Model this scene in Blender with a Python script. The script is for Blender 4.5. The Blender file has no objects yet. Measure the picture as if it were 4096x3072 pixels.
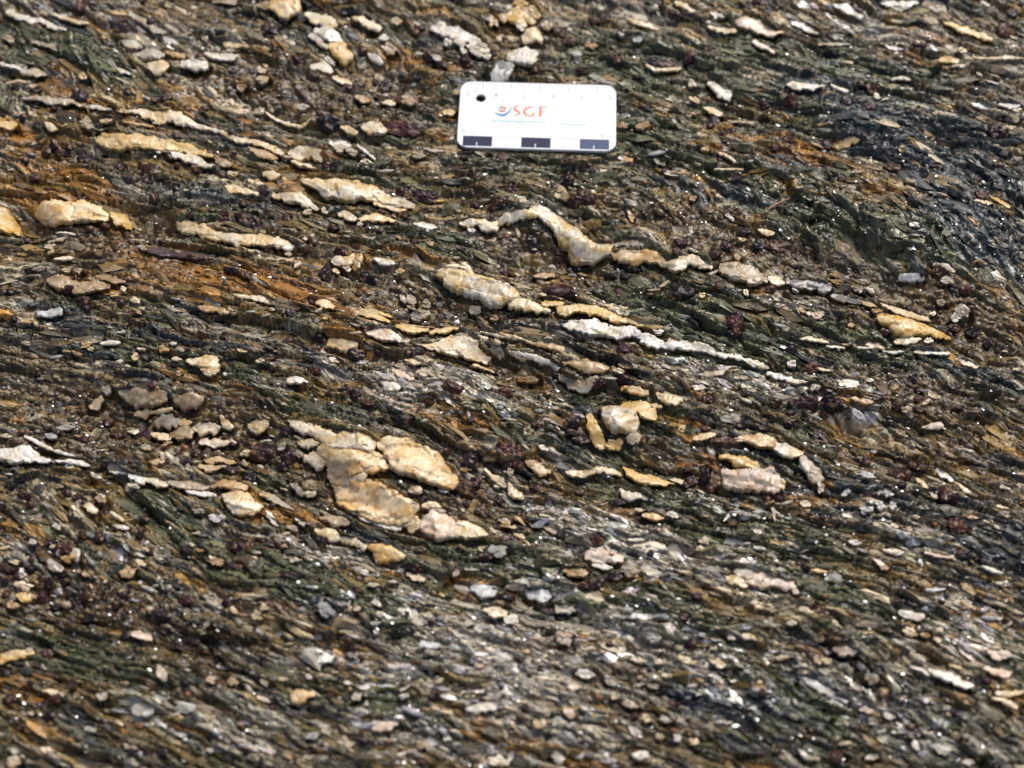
import bpy, math
import numpy as np

# ------------------------------------------------------------------ camera, sky, sun, exposure
SC = bpy.context.scene
COL = SC.collection
TILT = math.radians(32.0)          # view direction leaves the rock's normal by this much
DIST = 0.5237                      # camera to the middle of the face (m)
LENS, SENSOR = 28.5, 17.3
F = 4096 * LENS / SENSOR           # focal length in photo pixels
cam_d = bpy.data.cameras.new('camera')
cam_d.lens, cam_d.sensor_width, cam_d.sensor_fit = LENS, SENSOR, 'HORIZONTAL'
cam_d.clip_start, cam_d.clip_end = 0.01, 50.0
cam_d.dof.use_dof = True
cam_d.dof.focus_distance = 0.537
cam_d.dof.aperture_fstop = 4.0
cam = bpy.data.objects.new('camera', cam_d)
cam.location = (0, -DIST * math.sin(TILT), DIST * math.cos(TILT))
cam.rotation_euler = (TILT, 0, 0)
COL.objects.link(cam)
SC.camera = cam

SUN_EL, SUN_AZ = math.radians(50), math.radians(30)   # azimuth from +Y (up the picture), towards +X
world = bpy.data.worlds.new('World'); SC.world = world; world.use_nodes = True
wn = world.node_tree.nodes; wl = world.node_tree.links
sky = wn.new('ShaderNodeTexSky'); sky.sky_type = 'NISHITA'; sky.sun_disc = False
sky.sun_elevation = SUN_EL; sky.sun_rotation = SUN_AZ
sky.air_density = 0.8; sky.dust_density = 5.0; sky.ozone_density = 0.6
bg = wn['Background']; bg.inputs[1].default_value = 0.085
wl.new(sky.outputs[0], bg.inputs[0])
sun_d = bpy.data.lights.new('sun', 'SUN'); sun_d.energy = 1.5; sun_d.angle = math.radians(30); sun_d.color = (1.0, 0.98, 0.95)
sun = bpy.data.objects.new('sun', sun_d); COL.objects.link(sun)
sun.rotation_euler = (-(math.pi / 2 - SUN_EL), 0, -SUN_AZ)
SC.view_settings.view_transform = 'Standard'; SC.view_settings.look = 'None'
SC.view_settings.exposure = 0.6; SC.view_settings.gamma = 1.0
SC.render.engine = 'CYCLES'
SC.cycles.use_denoising = True
SC.cycles.denoiser = 'OPENIMAGEDENOISE'; SC.cycles.denoising_input_passes = 'RGB_ALBEDO_NORMAL'; SC.cycles.denoising_prefilter = 'ACCURATE'
SC.cycles.max_bounces = 5; SC.cycles.diffuse_bounces = 3; SC.cycles.glossy_bounces = 2
SC.cycles.sample_clamp_indirect = 3.0; SC.cycles.sample_clamp_direct = 8.0

RNG = np.random.default_rng(7)

# ------------------------------------------------------------------ where a spot of the photograph lies on the rock
ST, CT = math.sin(TILT), math.cos(TILT)
def plane(u, v, z=0.0):
    """spot (u, v) of the 4096 x 3072 photograph -> X, Y on the level z (metres)"""
    u = np.asarray(u, float); v = np.asarray(v, float)
    x = (u - 2048) / F; y = -(v - 1536) / F
    t = (DIST * CT - z) / (CT - y * ST)
    return x * t, -DIST * ST + t * (y * CT + ST)
PX = DIST / F                       # metres per photo pixel in the middle

# ------------------------------------------------------------------ noise in numpy
def hsh(ix, iy, seed):
    h = ix.astype(np.int32).view(np.uint32) * np.uint32(374761393)
    h += iy.astype(np.int32).view(np.uint32) * np.uint32(668265263)
    h += np.uint32((seed * 982451653) & 0xFFFFFFFF)
    h ^= h >> np.uint32(13); h *= np.uint32(1274126177)
    h ^= h >> np.uint32(16); h *= np.uint32(2246822519)
    h ^= h >> np.uint32(15)
    return (h >> np.uint32(8)).astype(np.float32) * np.float32(1 / 16777216.0)
def vnoise(x, y, seed):
    ix = np.floor(x); iy = np.floor(y); fx = (x - ix).astype(np.float32); fy = (y - iy).astype(np.float32)
    fx = fx * fx * (3 - 2 * fx); fy = fy * fy * (3 - 2 * fy)
    a = hsh(ix, iy, seed); b = hsh(ix + 1, iy, seed); c = hsh(ix, iy + 1, seed); d = hsh(ix + 1, iy + 1, seed)
    return (a + (b - a) * fx) * (1 - fy) + (c + (d - c) * fx) * fy
def fbm(x, y, seed, n=4):
    s = 0; a = 1.0; t = 0
    for k in range(n):
        s = s + a * vnoise(x, y, seed + 17 * k); t += a; a *= .55; x = x * 2.03 + 5.1; y = y * 2.03 + 1.7
    return s / t * 2 - 1
def worley(x, y, seed, jit=.9):
    """F1, F2, a cell number, offset from the cell's point"""
    x = np.asarray(x, np.float64); y = np.asarray(y, np.float64); sh = x.shape
    x = x.ravel(); y = y.ravel()
    out = [np.empty(x.shape, np.float32) for _ in range(5)]
    for k in range(0, len(x), 60000):           # in chunks that stay in the cache
        xs = x[k:k + 60000]; ys = y[k:k + 60000]
        ix = np.floor(xs); iy = np.floor(ys); fx = (xs - ix).astype(np.float32); fy = (ys - iy).astype(np.float32)
        ix = ix.astype(np.int32); iy = iy.astype(np.int32)
        f1 = np.full(xs.shape, 9., np.float32); f2 = f1.copy(); cid = np.zeros(xs.shape, np.float32); ox = cid.copy(); oy = cid.copy()
        for j in (-1, 0, 1):
            for i in (-1, 0, 1):
                h = hsh(ix + i, iy + j, seed); g = h * 977.0; g -= np.floor(g)
                dx = fx - (i + .5) - jit * (h - .5); dy = fy - (j + .5) - jit * (g - .5)
                d = dx * dx + dy * dy
                near = d < f1
                f2 = np.where(near, f1, np.minimum(f2, d))
                np.copyto(cid, h, where=near); np.copyto(ox, dx, where=near); np.copyto(oy, dy, where=near); np.copyto(f1, d, where=near)
        cid = cid * 3571.0; cid -= np.floor(cid)
        for o, q in zip(out, (np.sqrt(f1), np.sqrt(f2), cid, ox, oy)): o[k:k + 60000] = q
    return [o.reshape(sh) for o in out]
def rnd(cid, k):                    # more random numbers out of one cell number
    r = np.sin(cid * (913.7 + 131.3 * k) + k * 1.7) * 43758.547
    return (r - np.floor(r)).astype(np.float32)
def smooth(a, b, x):
    t = np.clip((x - a) / (b - a), 0, 1); return t * t * (3 - 2 * t)

# ------------------------------------------------------------------ materials (all node based)
def new_mat(name):
    m = bpy.data.materials.new(name); m.use_nodes = True
    return m, m.node_tree.nodes, m.node_tree.links, m.node_tree.nodes['Principled BSDF']
def plain(name, rgb, rough=.5, spec=.5, grain=0.0):
    m, n, l, b = new_mat(name)
    b.inputs['Roughness'].default_value = rough; b.inputs['Specular IOR Level'].default_value = spec
    tx = n.new('ShaderNodeTexNoise'); tx.inputs['Scale'].default_value = 900; tx.inputs['Detail'].default_value = 3
    tc = n.new('ShaderNodeTexCoord'); l.new(tc.outputs['Object'], tx.inputs['Vector'])
    mx = n.new('ShaderNodeMix'); mx.data_type = 'RGBA'
    mx.inputs[6].default_value = tuple(c * (1 - grain) for c in rgb) + (1,)
    mx.inputs[7].default_value = tuple(min(1, c * (1 + grain)) for c in rgb) + (1,)
    l.new(tx.outputs['Fac'], mx.inputs[0]); l.new(mx.outputs[2], b.inputs['Base Color'])
    return m
def mineral(name, rough, rvar, spec, scale, lo, hi, bump=0.0, bscale=3000, metal=0.0, sss=0.0, flow=False):
    """mineral colour from the attribute col, broken up by fine noise, with fine relief"""
    m, n, l, b = new_mat(name)
    at = n.new('ShaderNodeAttribute'); at.attribute_name = 'col'
    if flow:
        fa = n.new('ShaderNodeAttribute'); fa.attribute_name = 'flow'; vec = fa.outputs['Vector']
    else:
        tc = n.new('ShaderNodeTexCoord'); vec = tc.outputs['Object']
    tx = n.new('ShaderNodeTexNoise'); tx.inputs['Scale'].default_value = scale; tx.inputs['Detail'].default_value = 4
    tx.inputs['Roughness'].default_value = .65
    l.new(vec, tx.inputs['Vector'])
    mr = n.new('ShaderNodeMapRange'); mr.inputs[1].default_value = .3; mr.inputs[2].default_value = .7
    mr.inputs[3].default_value = lo; mr.inputs[4].default_value = hi
    l.new(tx.outputs['Fac'], mr.inputs[0])
    mu = n.new('ShaderNodeMix'); mu.data_type = 'RGBA'; mu.blend_type = 'MULTIPLY'; mu.inputs[0].default_value = 1
    l.new(at.outputs['Color'], mu.inputs[6]); l.new(mr.outputs[0], mu.inputs[7])
    l.new(mu.outputs[2], b.inputs['Base Color'])
    t2 = n.new('ShaderNodeTexNoise'); t2.inputs['Scale'].default_value = scale * .37; t2.inputs['Detail'].default_value = 2
    l.new(vec, t2.inputs['Vector'])
    m2 = n.new('ShaderNodeMapRange'); m2.inputs[1].default_value = .3; m2.inputs[2].default_value = .7
    m2.inputs[3].default_value = rough - rvar; m2.inputs[4].default_value = rough + rvar
    l.new(t2.outputs['Fac'], m2.inputs[0])
    if flow:                                  # cleaved mica is shinier than the rest
        mi = n.new('ShaderNodeAttribute'); mi.attribute_name = 'mica'
        k1 = n.new('ShaderNodeMath'); k1.operation = 'MULTIPLY_ADD'; k1.inputs[1].default_value = -.24
        l.new(mi.outputs['Fac'], k1.inputs[0]); l.new(m2.outputs[0], k1.inputs[2]); l.new(k1.outputs[0], b.inputs['Roughness'])
        k2 = n.new('ShaderNodeMath'); k2.operation = 'MULTIPLY'; k2.inputs[1].default_value = .45
        l.new(mi.outputs['Fac'], k2.inputs[0]); l.new(k2.outputs[0], b.inputs['Metallic'])
        b.inputs['Specular IOR Level'].default_value = spec
    else:
        l.new(m2.outputs[0], b.inputs['Roughness'])
    b.inputs['Specular IOR Level'].default_value = spec; b.inputs['Metallic'].default_value = metal
    if sss:
        b.inputs['Subsurface Weight'].default_value = sss
        b.inputs['Subsurface Radius'].default_value = (1.0, .75, .5); b.inputs['Subsurface Scale'].default_value = .0012
    if bump:
        t3 = n.new('ShaderNodeTexNoise'); t3.inputs['Scale'].default_value = bscale; t3.inputs['Detail'].default_value = 3
        l.new(vec, t3.inputs['Vector'])
        bp = n.new('ShaderNodeBump'); bp.inputs['Strength'].default_value = 1; bp.inputs['Distance'].default_value = bump
        l.new(t3.outputs['Fac'], bp.inputs['Height']); l.new(bp.outputs['Normal'], b.inputs['Normal'])
    return m
M_ROCK = mineral('schist', .36, .14, .45, 2.2, .65, 1.35, bump=.00012, bscale=3.0, flow=True)
M_QUARTZ = mineral('quartz', .26, .10, .5, 700, .84, 1.12, bump=.00006, bscale=2200)
M_GARNET = mineral('garnet', .28, .12, .30, 1100, .5, 1.6, bump=.00010, bscale=2200)
M_MICA = mineral('mica', .2, .08, .9, 1500, .9, 1.1, metal=.55)
M_GRAIN = mineral('grains', .34, .12, .55, 1500, .8, 1.2)

def add_mesh(name, verts, faces, mat, parent=None, col=None, smooth_shade=True, flow=None, mica=None):
    """verts (n,3) array, faces (m,3) or (m,4) array or list of such arrays -> one mesh object"""
    verts = np.ascontiguousarray(verts, np.float32)
    fl = faces if isinstance(faces, list) else [faces]
    me = bpy.data.meshes.new(name)
    me.vertices.add(len(verts)); me.vertices.foreach_set('co', verts.ravel())
    li = np.concatenate([np.asarray(f, np.int32).ravel() for f in fl])
    tot = np.concatenate([np.full(len(f), f.shape[1], np.int32) for f in fl])
    me.loops.add(len(li)); me.loops.foreach_set('vertex_index', li)
    me.polygons.add(len(tot))
    me.polygons.foreach_set('loop_start', np.concatenate([[0], np.cumsum(tot)[:-1]]).astype(np.int32))
    me.polygons.foreach_set('use_smooth', np.full(len(tot), smooth_shade))
    me.update(calc_edges=True)
    if col is not None:
        a = me.attributes.new('col', 'FLOAT_COLOR', 'POINT')
        c = np.ones((len(verts), 4), np.float32); c[:, :3] = np.clip(col, .002, .95)
        a.data.foreach_set('color', c.ravel())
    if flow is not None:
        a = me.attributes.new('flow', 'FLOAT_VECTOR', 'POINT'); a.data.foreach_set('vector', np.ascontiguousarray(flow, np.float32).ravel())
    if mica is not None:
        a = me.attributes.new('mica', 'FLOAT', 'POINT'); a.data.foreach_set('value', np.ascontiguousarray(mica, np.float32).ravel())
    me.materials.append(mat)
    o = bpy.data.objects.new(name, me); COL.objects.link(o)
    if parent: o.parent = parent
    return o
QUARTZ = {
(0,0): """
y 775 1150 16 820 1150 48 920 1150 60 1030 1150 62 1150 1147 55 1260 1160 50 1380 1160 42 1500 1175 36 1600 1200 28 1700 1230 12
w 1200 1192 16 1350 1205 24 1450 1235 35 1560 1265 40 1660 1305 25 1720 1320 8
b 1720 1240 10 1780 1290 42 1850 1315 24
c 950 885 10 1050 890 20 1150 915 34 1250 935 42 1400 930 42 1500 965 42 1600 1005 24 1750 1035 14 1850 1070 24 1900 1110 28 2050 1120 26 2205 1148 24
g 200 810 14 320 825 24 450 840 34 580 842 25 650 875 15 780 880 24 900 890 12
w 60 95 14 150 125 28 250 145 34 330 160 24 420 200 28 520 230 20
c 330 92 22 380 105 24
c 420 95 10 520 135 17 600 165 18 700 180 20
g 985 310 22 1060 330 44 1130 350 22
g 1140 420 30 1220 420 58 1300 430 32
c 1200 512 38 1270 530 58 1340 510 32
t 1340 400 15 1420 430 34 1480 440 15
c 1390 500 20 1430 515 30
w 1470 500 32 1560 510 54 1650 520 42
w 1650 420 18 1720 432 38 1850 440 30 1900 430 14
c 1800 330 24 1880 335 28 1980 340 20 2080 345 20 2180 370 14
w 1820 385 18 1880 385 22
g 1050 100 28 1150 140 30 1230 210 32 1330 240 14
c 850 70 10 930 90 20 1010 100 14
w 640 480 12 670 500 24 730 530 9
w 920 530 10 980 550 28 1040 580 12
c 670 630 28
c 60 680 12 150 670 14 230 690 9
t 310 1130 18 360 1135 25
g 690 1012 32 750 1040 48
c 820 1000 22 900 1000 24
c 360 1010 10 420 1040 38 470 1060 14
y 5 1005 28 60 1012 38 130 1020 26
c 1800 1470 10 1850 1495 38 1920 1510 34 2000 1520 24 2070 1535 8
c 1840 1380 24 1900 1390 24
t 2010 1190 14 2100 1220 28 2205 1240 32
c 2100 550 30
c 2080 640 22 2140 640 44
b 1920 680 22 1960 695 36
t 1650 300 25
w 0 520 18 100 545 24 200 580 12
g 250 330 14 350 345 26 430 380 18 460 410 10
w 400 330 10 450 390 12
g 30 320 26 110 330 22
g 180 590 20 300 600 40 370 620 14
c 240 725 20 300 730 22
t 1000 1000 12 1120 1010 18 1230 1020 14
w 1240 985 12 1300 990 18
""",
(1,0): """
c 60 1136 20 160 1158 25 240 1190 34
c 330 1195 44 430 1160 52 530 1180 46 562 1225 26
c 350 1262 34 450 1290 52 505 1318 24
c 250 1220 26 300 1235 24
t 60 1220 26 170 1245 30 215 1252 14
x 415 1440 10 500 1465 34 600 1495 58 720 1500 82 850 1505 82 960 1522 66 1050 1547 46 1150 1572 38 1250 1592 34 1325 1602 22
x 1000 1590 18 1080 1610 28 1180 1640 22 1250 1645 9
c 110 1380 26 180 1390 34 240 1400 14
o 180 30 36 270 60 72 370 40 56
t 70 50 18 150 42 38
c 450 110 18 530 130 38 620 150 48 690 190 28
w 530 230 28 600 250 52 680 280 48 740 310 18
g 480 265 22 550 310 32 620 370 26
y 660 340 38 720 390 70 780 440 52
w 500 510 36 590 510 52 650 522 28
g 600 440 18 670 480 20
c 830 125 14 900 150 28 980 180 38 1040 210 32
w 1050 285 22 1110 290 24
c 1150 140 28 1200 170 24
w 1450 190 14 1530 210 48 1610 245 56 1690 270 52 1770 300 44 1830 340 36
w 1590 335 30
w 1690 330 38
w 1830 390 58
w 1910 440 30
w 1720 405 24
b 1100 355 22 1150 400 48
w 950 410 14 1010 430 32 1060 460 18
w 1330 410 14 1380 420 12
w 1480 440 20 1530 465 32
c 670 590 22 740 600 28 810 625 13
l 1960 590 46 2030 550 62 2095 505 50
c 1940 155 42 1965 190 28
c 2040 140 30
c 2000 300 25
t 850 730 18 890 740 38 950 760 22
c 1040 770 14 1100 765 38 1160 770 18
p 1270 745 46
c 1540 850 14 1580 832 34 1625 850 38
c 1660 690 28
c 1550 650 24
c 730 980 14 800 1000 32 850 1030 14
c 890 985 14 960 990 46 1040 1000 62 1085 1010 34
w 640 1110 28 720 1108 32 800 1120 20
g 720 1150 42
g 790 1175 20 830 1180 46
c 120 850 11 200 900 14 300 930 18 400 950 14 480 910 10
c 50 850 24 90 860 30
w 380 830 26 450 825 24
g 1390 1170 10 1480 1190 18 1560 1200 10
g 1300 1230 30 1400 1240 20
w 860 1120 10 930 1180 14 1000 1240 12
w 1040 1340 8 1150 1335 12
y 1330 1545 10 1430 1570 16 1560 1570 10
""",
(2,0): """
y 140 35 30 190 35 58
y 60 120 34 130 130 66 200 130 56
y 245 130 64
y 20 150 28
c 160 200 38
c 200 290 44 270 262 62 330 300 26
t 380 200 42
w 75 430 34 150 430 64 235 420 74 300 400 20
l 0 560 56 50 500 50
c 1420 20 20 1490 50 32 1560 80 18
g 1230 40 22 1270 60 18
c 1030 120 14 1100 150 20 1180 180 14
c 1680 210 14 1760 240 28 1830 255 28 1890 260 18
p 1900 180 30 2000 195 56 2100 230 46 2205 262 26
t 700 340 28 780 350 24
l 580 425 12 640 430 24
l 1110 285 34
w 960 240 22 1000 250 14
c 1180 490 13 1250 530 17 1350 530 17 1450 515 16
c 1530 630 22 1570 660 24
w 1690 640 28 1760 680 42 1850 730 28
c 1540 760 18 1600 790 24
c 1330 765 14 1400 790 16
c 1350 830 24
c 1650 840 24 1720 870 38 1780 890 18
t 970 990 28 1020 1000 30
t 1100 1000 22 1200 1000 38
y 1620 1175 14 1680 1185 24
g 1330 1380 14 1440 1385 24
g 1830 950 14 1950 945 20 2050 940 20
c 470 1540 30 530 1540 50
c 1560 1270 10 1620 1300 14
p 1750 1210 12 1830 1240 20 1890 1290 12
c 1730 1340 10 1850 1350 14 1950 1360 10
t 1540 900 20 1600 905 14
w 1700 110 14 1780 140 30
""",
(3,0): """
w 680 20 18 760 40 36 820 70 30 910 105 22
w 1070 20 14 1250 30 28 1350 20 18
w 1160 60 14 1230 75 24
w 1450 60 18 1530 90 18
c 1140 145 11 1200 155 19 1250 160 9
y 1570 180 14 1650 210 24 1750 250 28 1850 290 24 1950 320 13
w 350 170 14 430 190 28 500 220 28 560 250 18
l 680 270 14 750 285 36
c 40 215 16 100 250 19 180 265 24 270 245 13
p 30 340 18 100 370 26 200 420 18
y 1530 470 18 1600 475 28 1680 490 22
y 1680 400 14 1750 405 24
c 1800 450 9 1950 455 13 2100 460 17 2205 470 13
w 310 670 18 380 685 31 450 690 27 540 690 24 600 685 9
w 665 670 10 720 700 21 790 725 14
w 1010 770 20 1055 770 16
w 1070 790 12 1125 775 13
g 1150 620 10 1250 605 18 1310 620 13
w 2020 830 14 2080 840 28 2150 845 24 2190 840 9
w 1800 810 11 1880 840 24 1950 860 13
w 2120 880 18 2180 885 10
y 700 1090 24 770 1090 34 850 1080 24 900 1085 12
t 520 1080 12 590 1100 18 650 1115 12
c 1440 1010 14 1500 995 22
w 2110 1275 10 2200 1290 14
c 800 1420 12 900 1410 14
w 1830 580 14 1870 610 18
c 1650 530 14 1740 530 12
w 1920 70 10 1850 20 18
g 560 345 16 700 340 18 820 345 8
w 1900 640 9 2000 670 12
w 1250 1480 20 1330 1500 14
t 560 960 10 640 970 12
""",
(0,1): """
o 285 150 26 340 165 58 440 180 84 560 182 88 680 180 78 780 195 62 855 218 26
y 890 175 24 940 205 58 1010 240 46 1040 280 16
y -30 230 90 30 250 92 80 285 62 130 320 26
c 1415 235 14 1450 268 46 1530 302 44 1620 332 46 1720 362 42 1820 390 46 1930 402 52 2050 402 48 2150 405 50 2230 425 54 2300 430 40
c 2110 335 26
c 1120 478 12 1180 502 24
b 390 765 24 480 772 60 560 772 56 640 830 50 720 805 56 800 800 42 870 805 22
b 770 720 11 850 735 28 930 748 38 1000 765 18
c 1070 920 18 1125 930 28
c 1090 1000 14 1140 1025 20
c 1000 832 24
t 1600 960 14 1680 970 32 1760 985 24 1830 1000 16
c 640 680 24
w 810 1250 14 880 1245 19 960 1240 17
c 1070 1365 24 1105 1370 36
w 1370 1240 14 1410 1250 19
c 730 1300 24
c 1510 1410 14 1600 1410 42 1690 1412 64 1740 1440 46
c 1640 1490 34 1740 1490 28
c 1880 880 12 2000 890 22 2100 910 18 2200 930 18
l 310 1010 16 380 1010 28 480 990 36
c 370 465 30 420 462 24
c 380 515 20 420 510 24
c 440 570 14 510 562 20 580 560 14
g 270 670 16 360 660 20
c 500 665 16 560 680 24
w 440 335 8 530 350 10 600 365 12
g 380 410 20 460 400 24 520 400 14
t 1280 1290 20 1350 1300 30
g 1430 1290 28 1480 1310 18
w 1100 1280 10 1180 1300 12
o 900 880 22 960 880 14
t 660 1290 24 720 1260 22
t 500 1310 14 560 1320 12
t 590 1330 14 660 1345 18
c 1900 1310 12 1980 1320 22
c 2060 1405 18 2120 1400 16
w 1390 1380 14 1470 1390 22
w 940 1160 10 1000 1160 14
g 180 1250 14 250 1260 18
""",
(1,1): """
c 180 30 18 300 45 42 380 60 50 450 95 36 540 135 17
c 605 157 26
c 460 170 30
c 705 165 18 760 185 38 830 215 34 862 232 16
o 880 226 28 950 216 33 1030 215 38 1100 225 28 1170 230 10
w 1310 245 18 1370 250 28 1440 262 27 1500 272 9
w 880 275 22
x 1690 242 18 1760 232 32 1830 232 34 1900 247 44 1985 248 42
w 1000 545 18 1050 565 28 1120 580 24 1160 582 13
c 670 560 32 760 570 46 830 550 44
y 850 600 36 890 540 34
c 690 650 25
c 780 630 25
x 1520 650 36 1600 690 70 1700 730 80 1800 772 82 1900 820 90 2000 850 92 2090 862 66 2145 862 26
y 890 985 14 950 1010 28 1030 1040 28 1120 1066 11
y 1030 975 18 1090 1000 23 1140 1015 9
y 1150 1075 10 1220 1100 32 1300 1120 48 1360 1110 32 1420 1095 13
y 1440 1132 13 1520 1112 28 1600 1092 33 1670 1080 13
y 1200 1068 7 1350 1078 9 1480 1080 7
c 1320 1242 14 1450 1250 28 1560 1242 58 1660 1215 86 1750 1232 84 1830 1272 46 1920 1300 18
p 940 1170 18 1020 1160 42 1120 1182 56 1200 1210 36
c 1250 1385 13 1320 1390 24 1390 1400 13
c 1800 1370 18 1880 1380 24 1960 1400 13
w 310 1560 22 380 1550 48 450 1560 32
o 540 915 30 600 930 50 660 955 26
o 640 1235 34 740 1250 52 850 1265 34
g 1330 1000 38
g 1290 830 44
g 1230 825 32
g 1420 860 28
g 1400 950 40
g 1300 900 30
g 1350 1000 28
t 1940 1030 18 1990 1030 28
g 1780 940 24 1840 950 40
c 1870 1130 9 2000 1160 18 2150 1190 18
w 210 430 14 270 452 44 330 470 24
c 280 525 12 330 525 18
c 500 375 18
c 1180 640 24 1230 635 16
c 1430 420 10 1460 440 20
c 440 400 20
t 400 600 14 360 640 30
w 1640 540 22 1680 535 14
w 1760 290 18 1810 295 20
g 160 980 22 200 990 14
c 20 890 14 120 900 22 200 930 18
c 530 1000 12 570 990 20
o 590 1060 18 620 1060 14
c 1220 1240 12 1280 1230 22
w 640 1370 20 700 1390 26
w 1050 1560 14 1120 1590 36 1200 1600 34
w 1350 1480 30 1430 1500 24
p 1150 1460 14 1220 1500 30 1310 1540 20
g 1950 1250 22 2040 1280 28
c 2080 1270 10 2150 1300 16 2212 1330 14
""",
(2,1): """
x 0 222 28 60 197 34 150 182 34 250 168 38 340 168 40 420 202 52 500 255 62 580 322 88 660 388 98 740 425 76 810 420 56 870 410 46 902 392 20
g 910 380 13 980 377 33 1060 395 32 1130 410 23 1200 412 13
c 1030 340 9 1090 355 15 1130 375 9
o 905 455 18 960 470 38 1040 490 46 1120 503 48 1200 492 42 1262 520 46 1310 560 36 1345 592 16
c 1340 580 28 1400 590 62 1480 602 50
c 1450 540 22 1550 570 38 1640 610 36 1700 642 16
g 1780 640 36 1850 662 66 1950 690 70 2050 722 66 2135 742 32
t 280 580 22 350 570 32 430 570 28
t 440 650 24 480 665 42
g 100 735 28 180 760 46 255 782 22
c 90 925 42 200 930 52 300 960 36 400 985 13
y 350 930 26 430 920 33 500 922 22
c 325 838 16 375 850 18
y 470 982 30 560 975 42 650 952 42 740 962 46 830 990 46 930 1030 36 1030 1060 28 1130 1090 22 1230 1115 18 1310 1125 9
w 490 1090 13 580 1095 38 680 1110 56 780 1122 60 880 1150 56 980 1150 42 1070 1150 42 1120 1170 18
w 1120 1180 18 1180 1210 46 1260 1240 46 1312 1240 26
w 1310 1258 24 1370 1252 38 1450 1260 33 1540 1270 33 1630 1280 28 1720 1310 23 1820 1330 23 1920 1340 20 2020 1370 20 2120 1395 16 2180 1410 9
w 1240 1160 14 1310 1165 20
t 0 1150 14 100 1180 18 200 1205 14 320 1240 18 430 1260 23 520 1290 18
w 80 1270 8 180 1300 18 280 1330 20 380 1370 17 470 1420 13
t 500 1390 18 600 1400 38 700 1420 46 800 1430 38 880 1450 18
g 480 1470 18 580 1530 33 680 1550 38 780 1510 23
t 970 1400 14 1040 1440 32
c 920 1450 24 1000 1470 18
o 1020 1590 23 1120 1610 38 1190 1640 18
w 1570 1600 34 1640 1590 28
g 1600 1480 14 1700 1480 28 1800 1460 28
g 1860 1500 14 2000 1500 24
c 2080 340 18 2140 360 33 2200 370 18
y 1890 575 18 1930 585 22
c 1960 830 14 1990 870 28
t 1040 130 14 1070 190 30
t 1530 70 18 1570 75 30
c 1180 790 13 1280 800 24
c 1620 890 24
c 1300 770 16 1360 720 24
t 150 1450 14 300 1470 46
g 700 640 16 730 700 10
c 640 555 10 720 580 14
w 460 140 16 510 150 14
w 1820 230 18 1880 260 24
c 1920 420 14 1980 430 22
g 1520 480 14 1600 520 12
""",
(3,1): """
c 165 730 26 225 750 34 285 772 13
s 290 742 18 380 770 42 480 772 46 580 782 42 660 800 26
s 680 840 26 760 870 38 850 890 33 905 902 13
t 920 890 22 990 900 33 1040 910 13
c 1080 880 11 1150 905 23 1230 930 36 1320 970 42 1400 990 38 1460 985 22
y 1055 1040 36 1110 1050 60 1190 1080 76 1280 1100 72 1370 1110 56 1470 1122 42 1560 1132 40 1632 1162 22
t 1000 985 24 1060 960 24
c 1180 1210 18 1250 1210 33 1330 1210 28 1390 1195 11
c 960 1220 14 1040 1230 33 1090 1250 24
w 1090 1280 9 1160 1290 18 1250 1300 9
w 630 1250 9 700 1245 19 775 1250 13
t 745 1218 9 830 1230 12
w 880 1250 9 960 1255 12 1020 1255 7
c 410 1190 9 500 1195 23 600 1205 20 650 1210 9
w 1340 1300 14 1430 1305 20 1550 1300 18 1640 1300 13
w 1425 1210 14 1485 1205 24
p 1700 1350 14 1770 1370 28 1850 1400 23
w 160 1450 14 240 1475 27 320 1505 29 400 1530 21 480 1530 9
c 540 1420 14 610 1440 18 680 1450 9
w 510 1580 20 560 1580 32
c 20 1370 22 80 1385 24 130 1400 22
w 320 1380 28 380 1390 24
l 1220 680 18 1300 690 33 1400 690 32
g 1480 630 9 1580 640 23 1650 680 17
g 1550 720 24 1640 750 28
w 1690 980 35
g 1700 920 22 1780 960 46
g 860 770 24 905 780 40
t 700 650 29
c 1780 130 11 1860 145 20 1950 155 11
y 1930 90 16 2000 120 24 2090 160 26
c 1500 100 14 1570 115 16
w 1270 365 14 1340 385 18
c 1510 950 24
t 380 960 22 460 980 28
p 500 1000 28 600 1010 30
c 800 1080 20 850 1085 16
g 220 950 18 300 930 20
w 960 750 24 1020 780 24
g 1540 870 26 1590 880 22
t 660 730 22 740 735 24
c 2130 1440 10 2200 1450 16
g 1830 800 14 1770 780 14
w 340 810 10 400 825 10
""",
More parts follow.
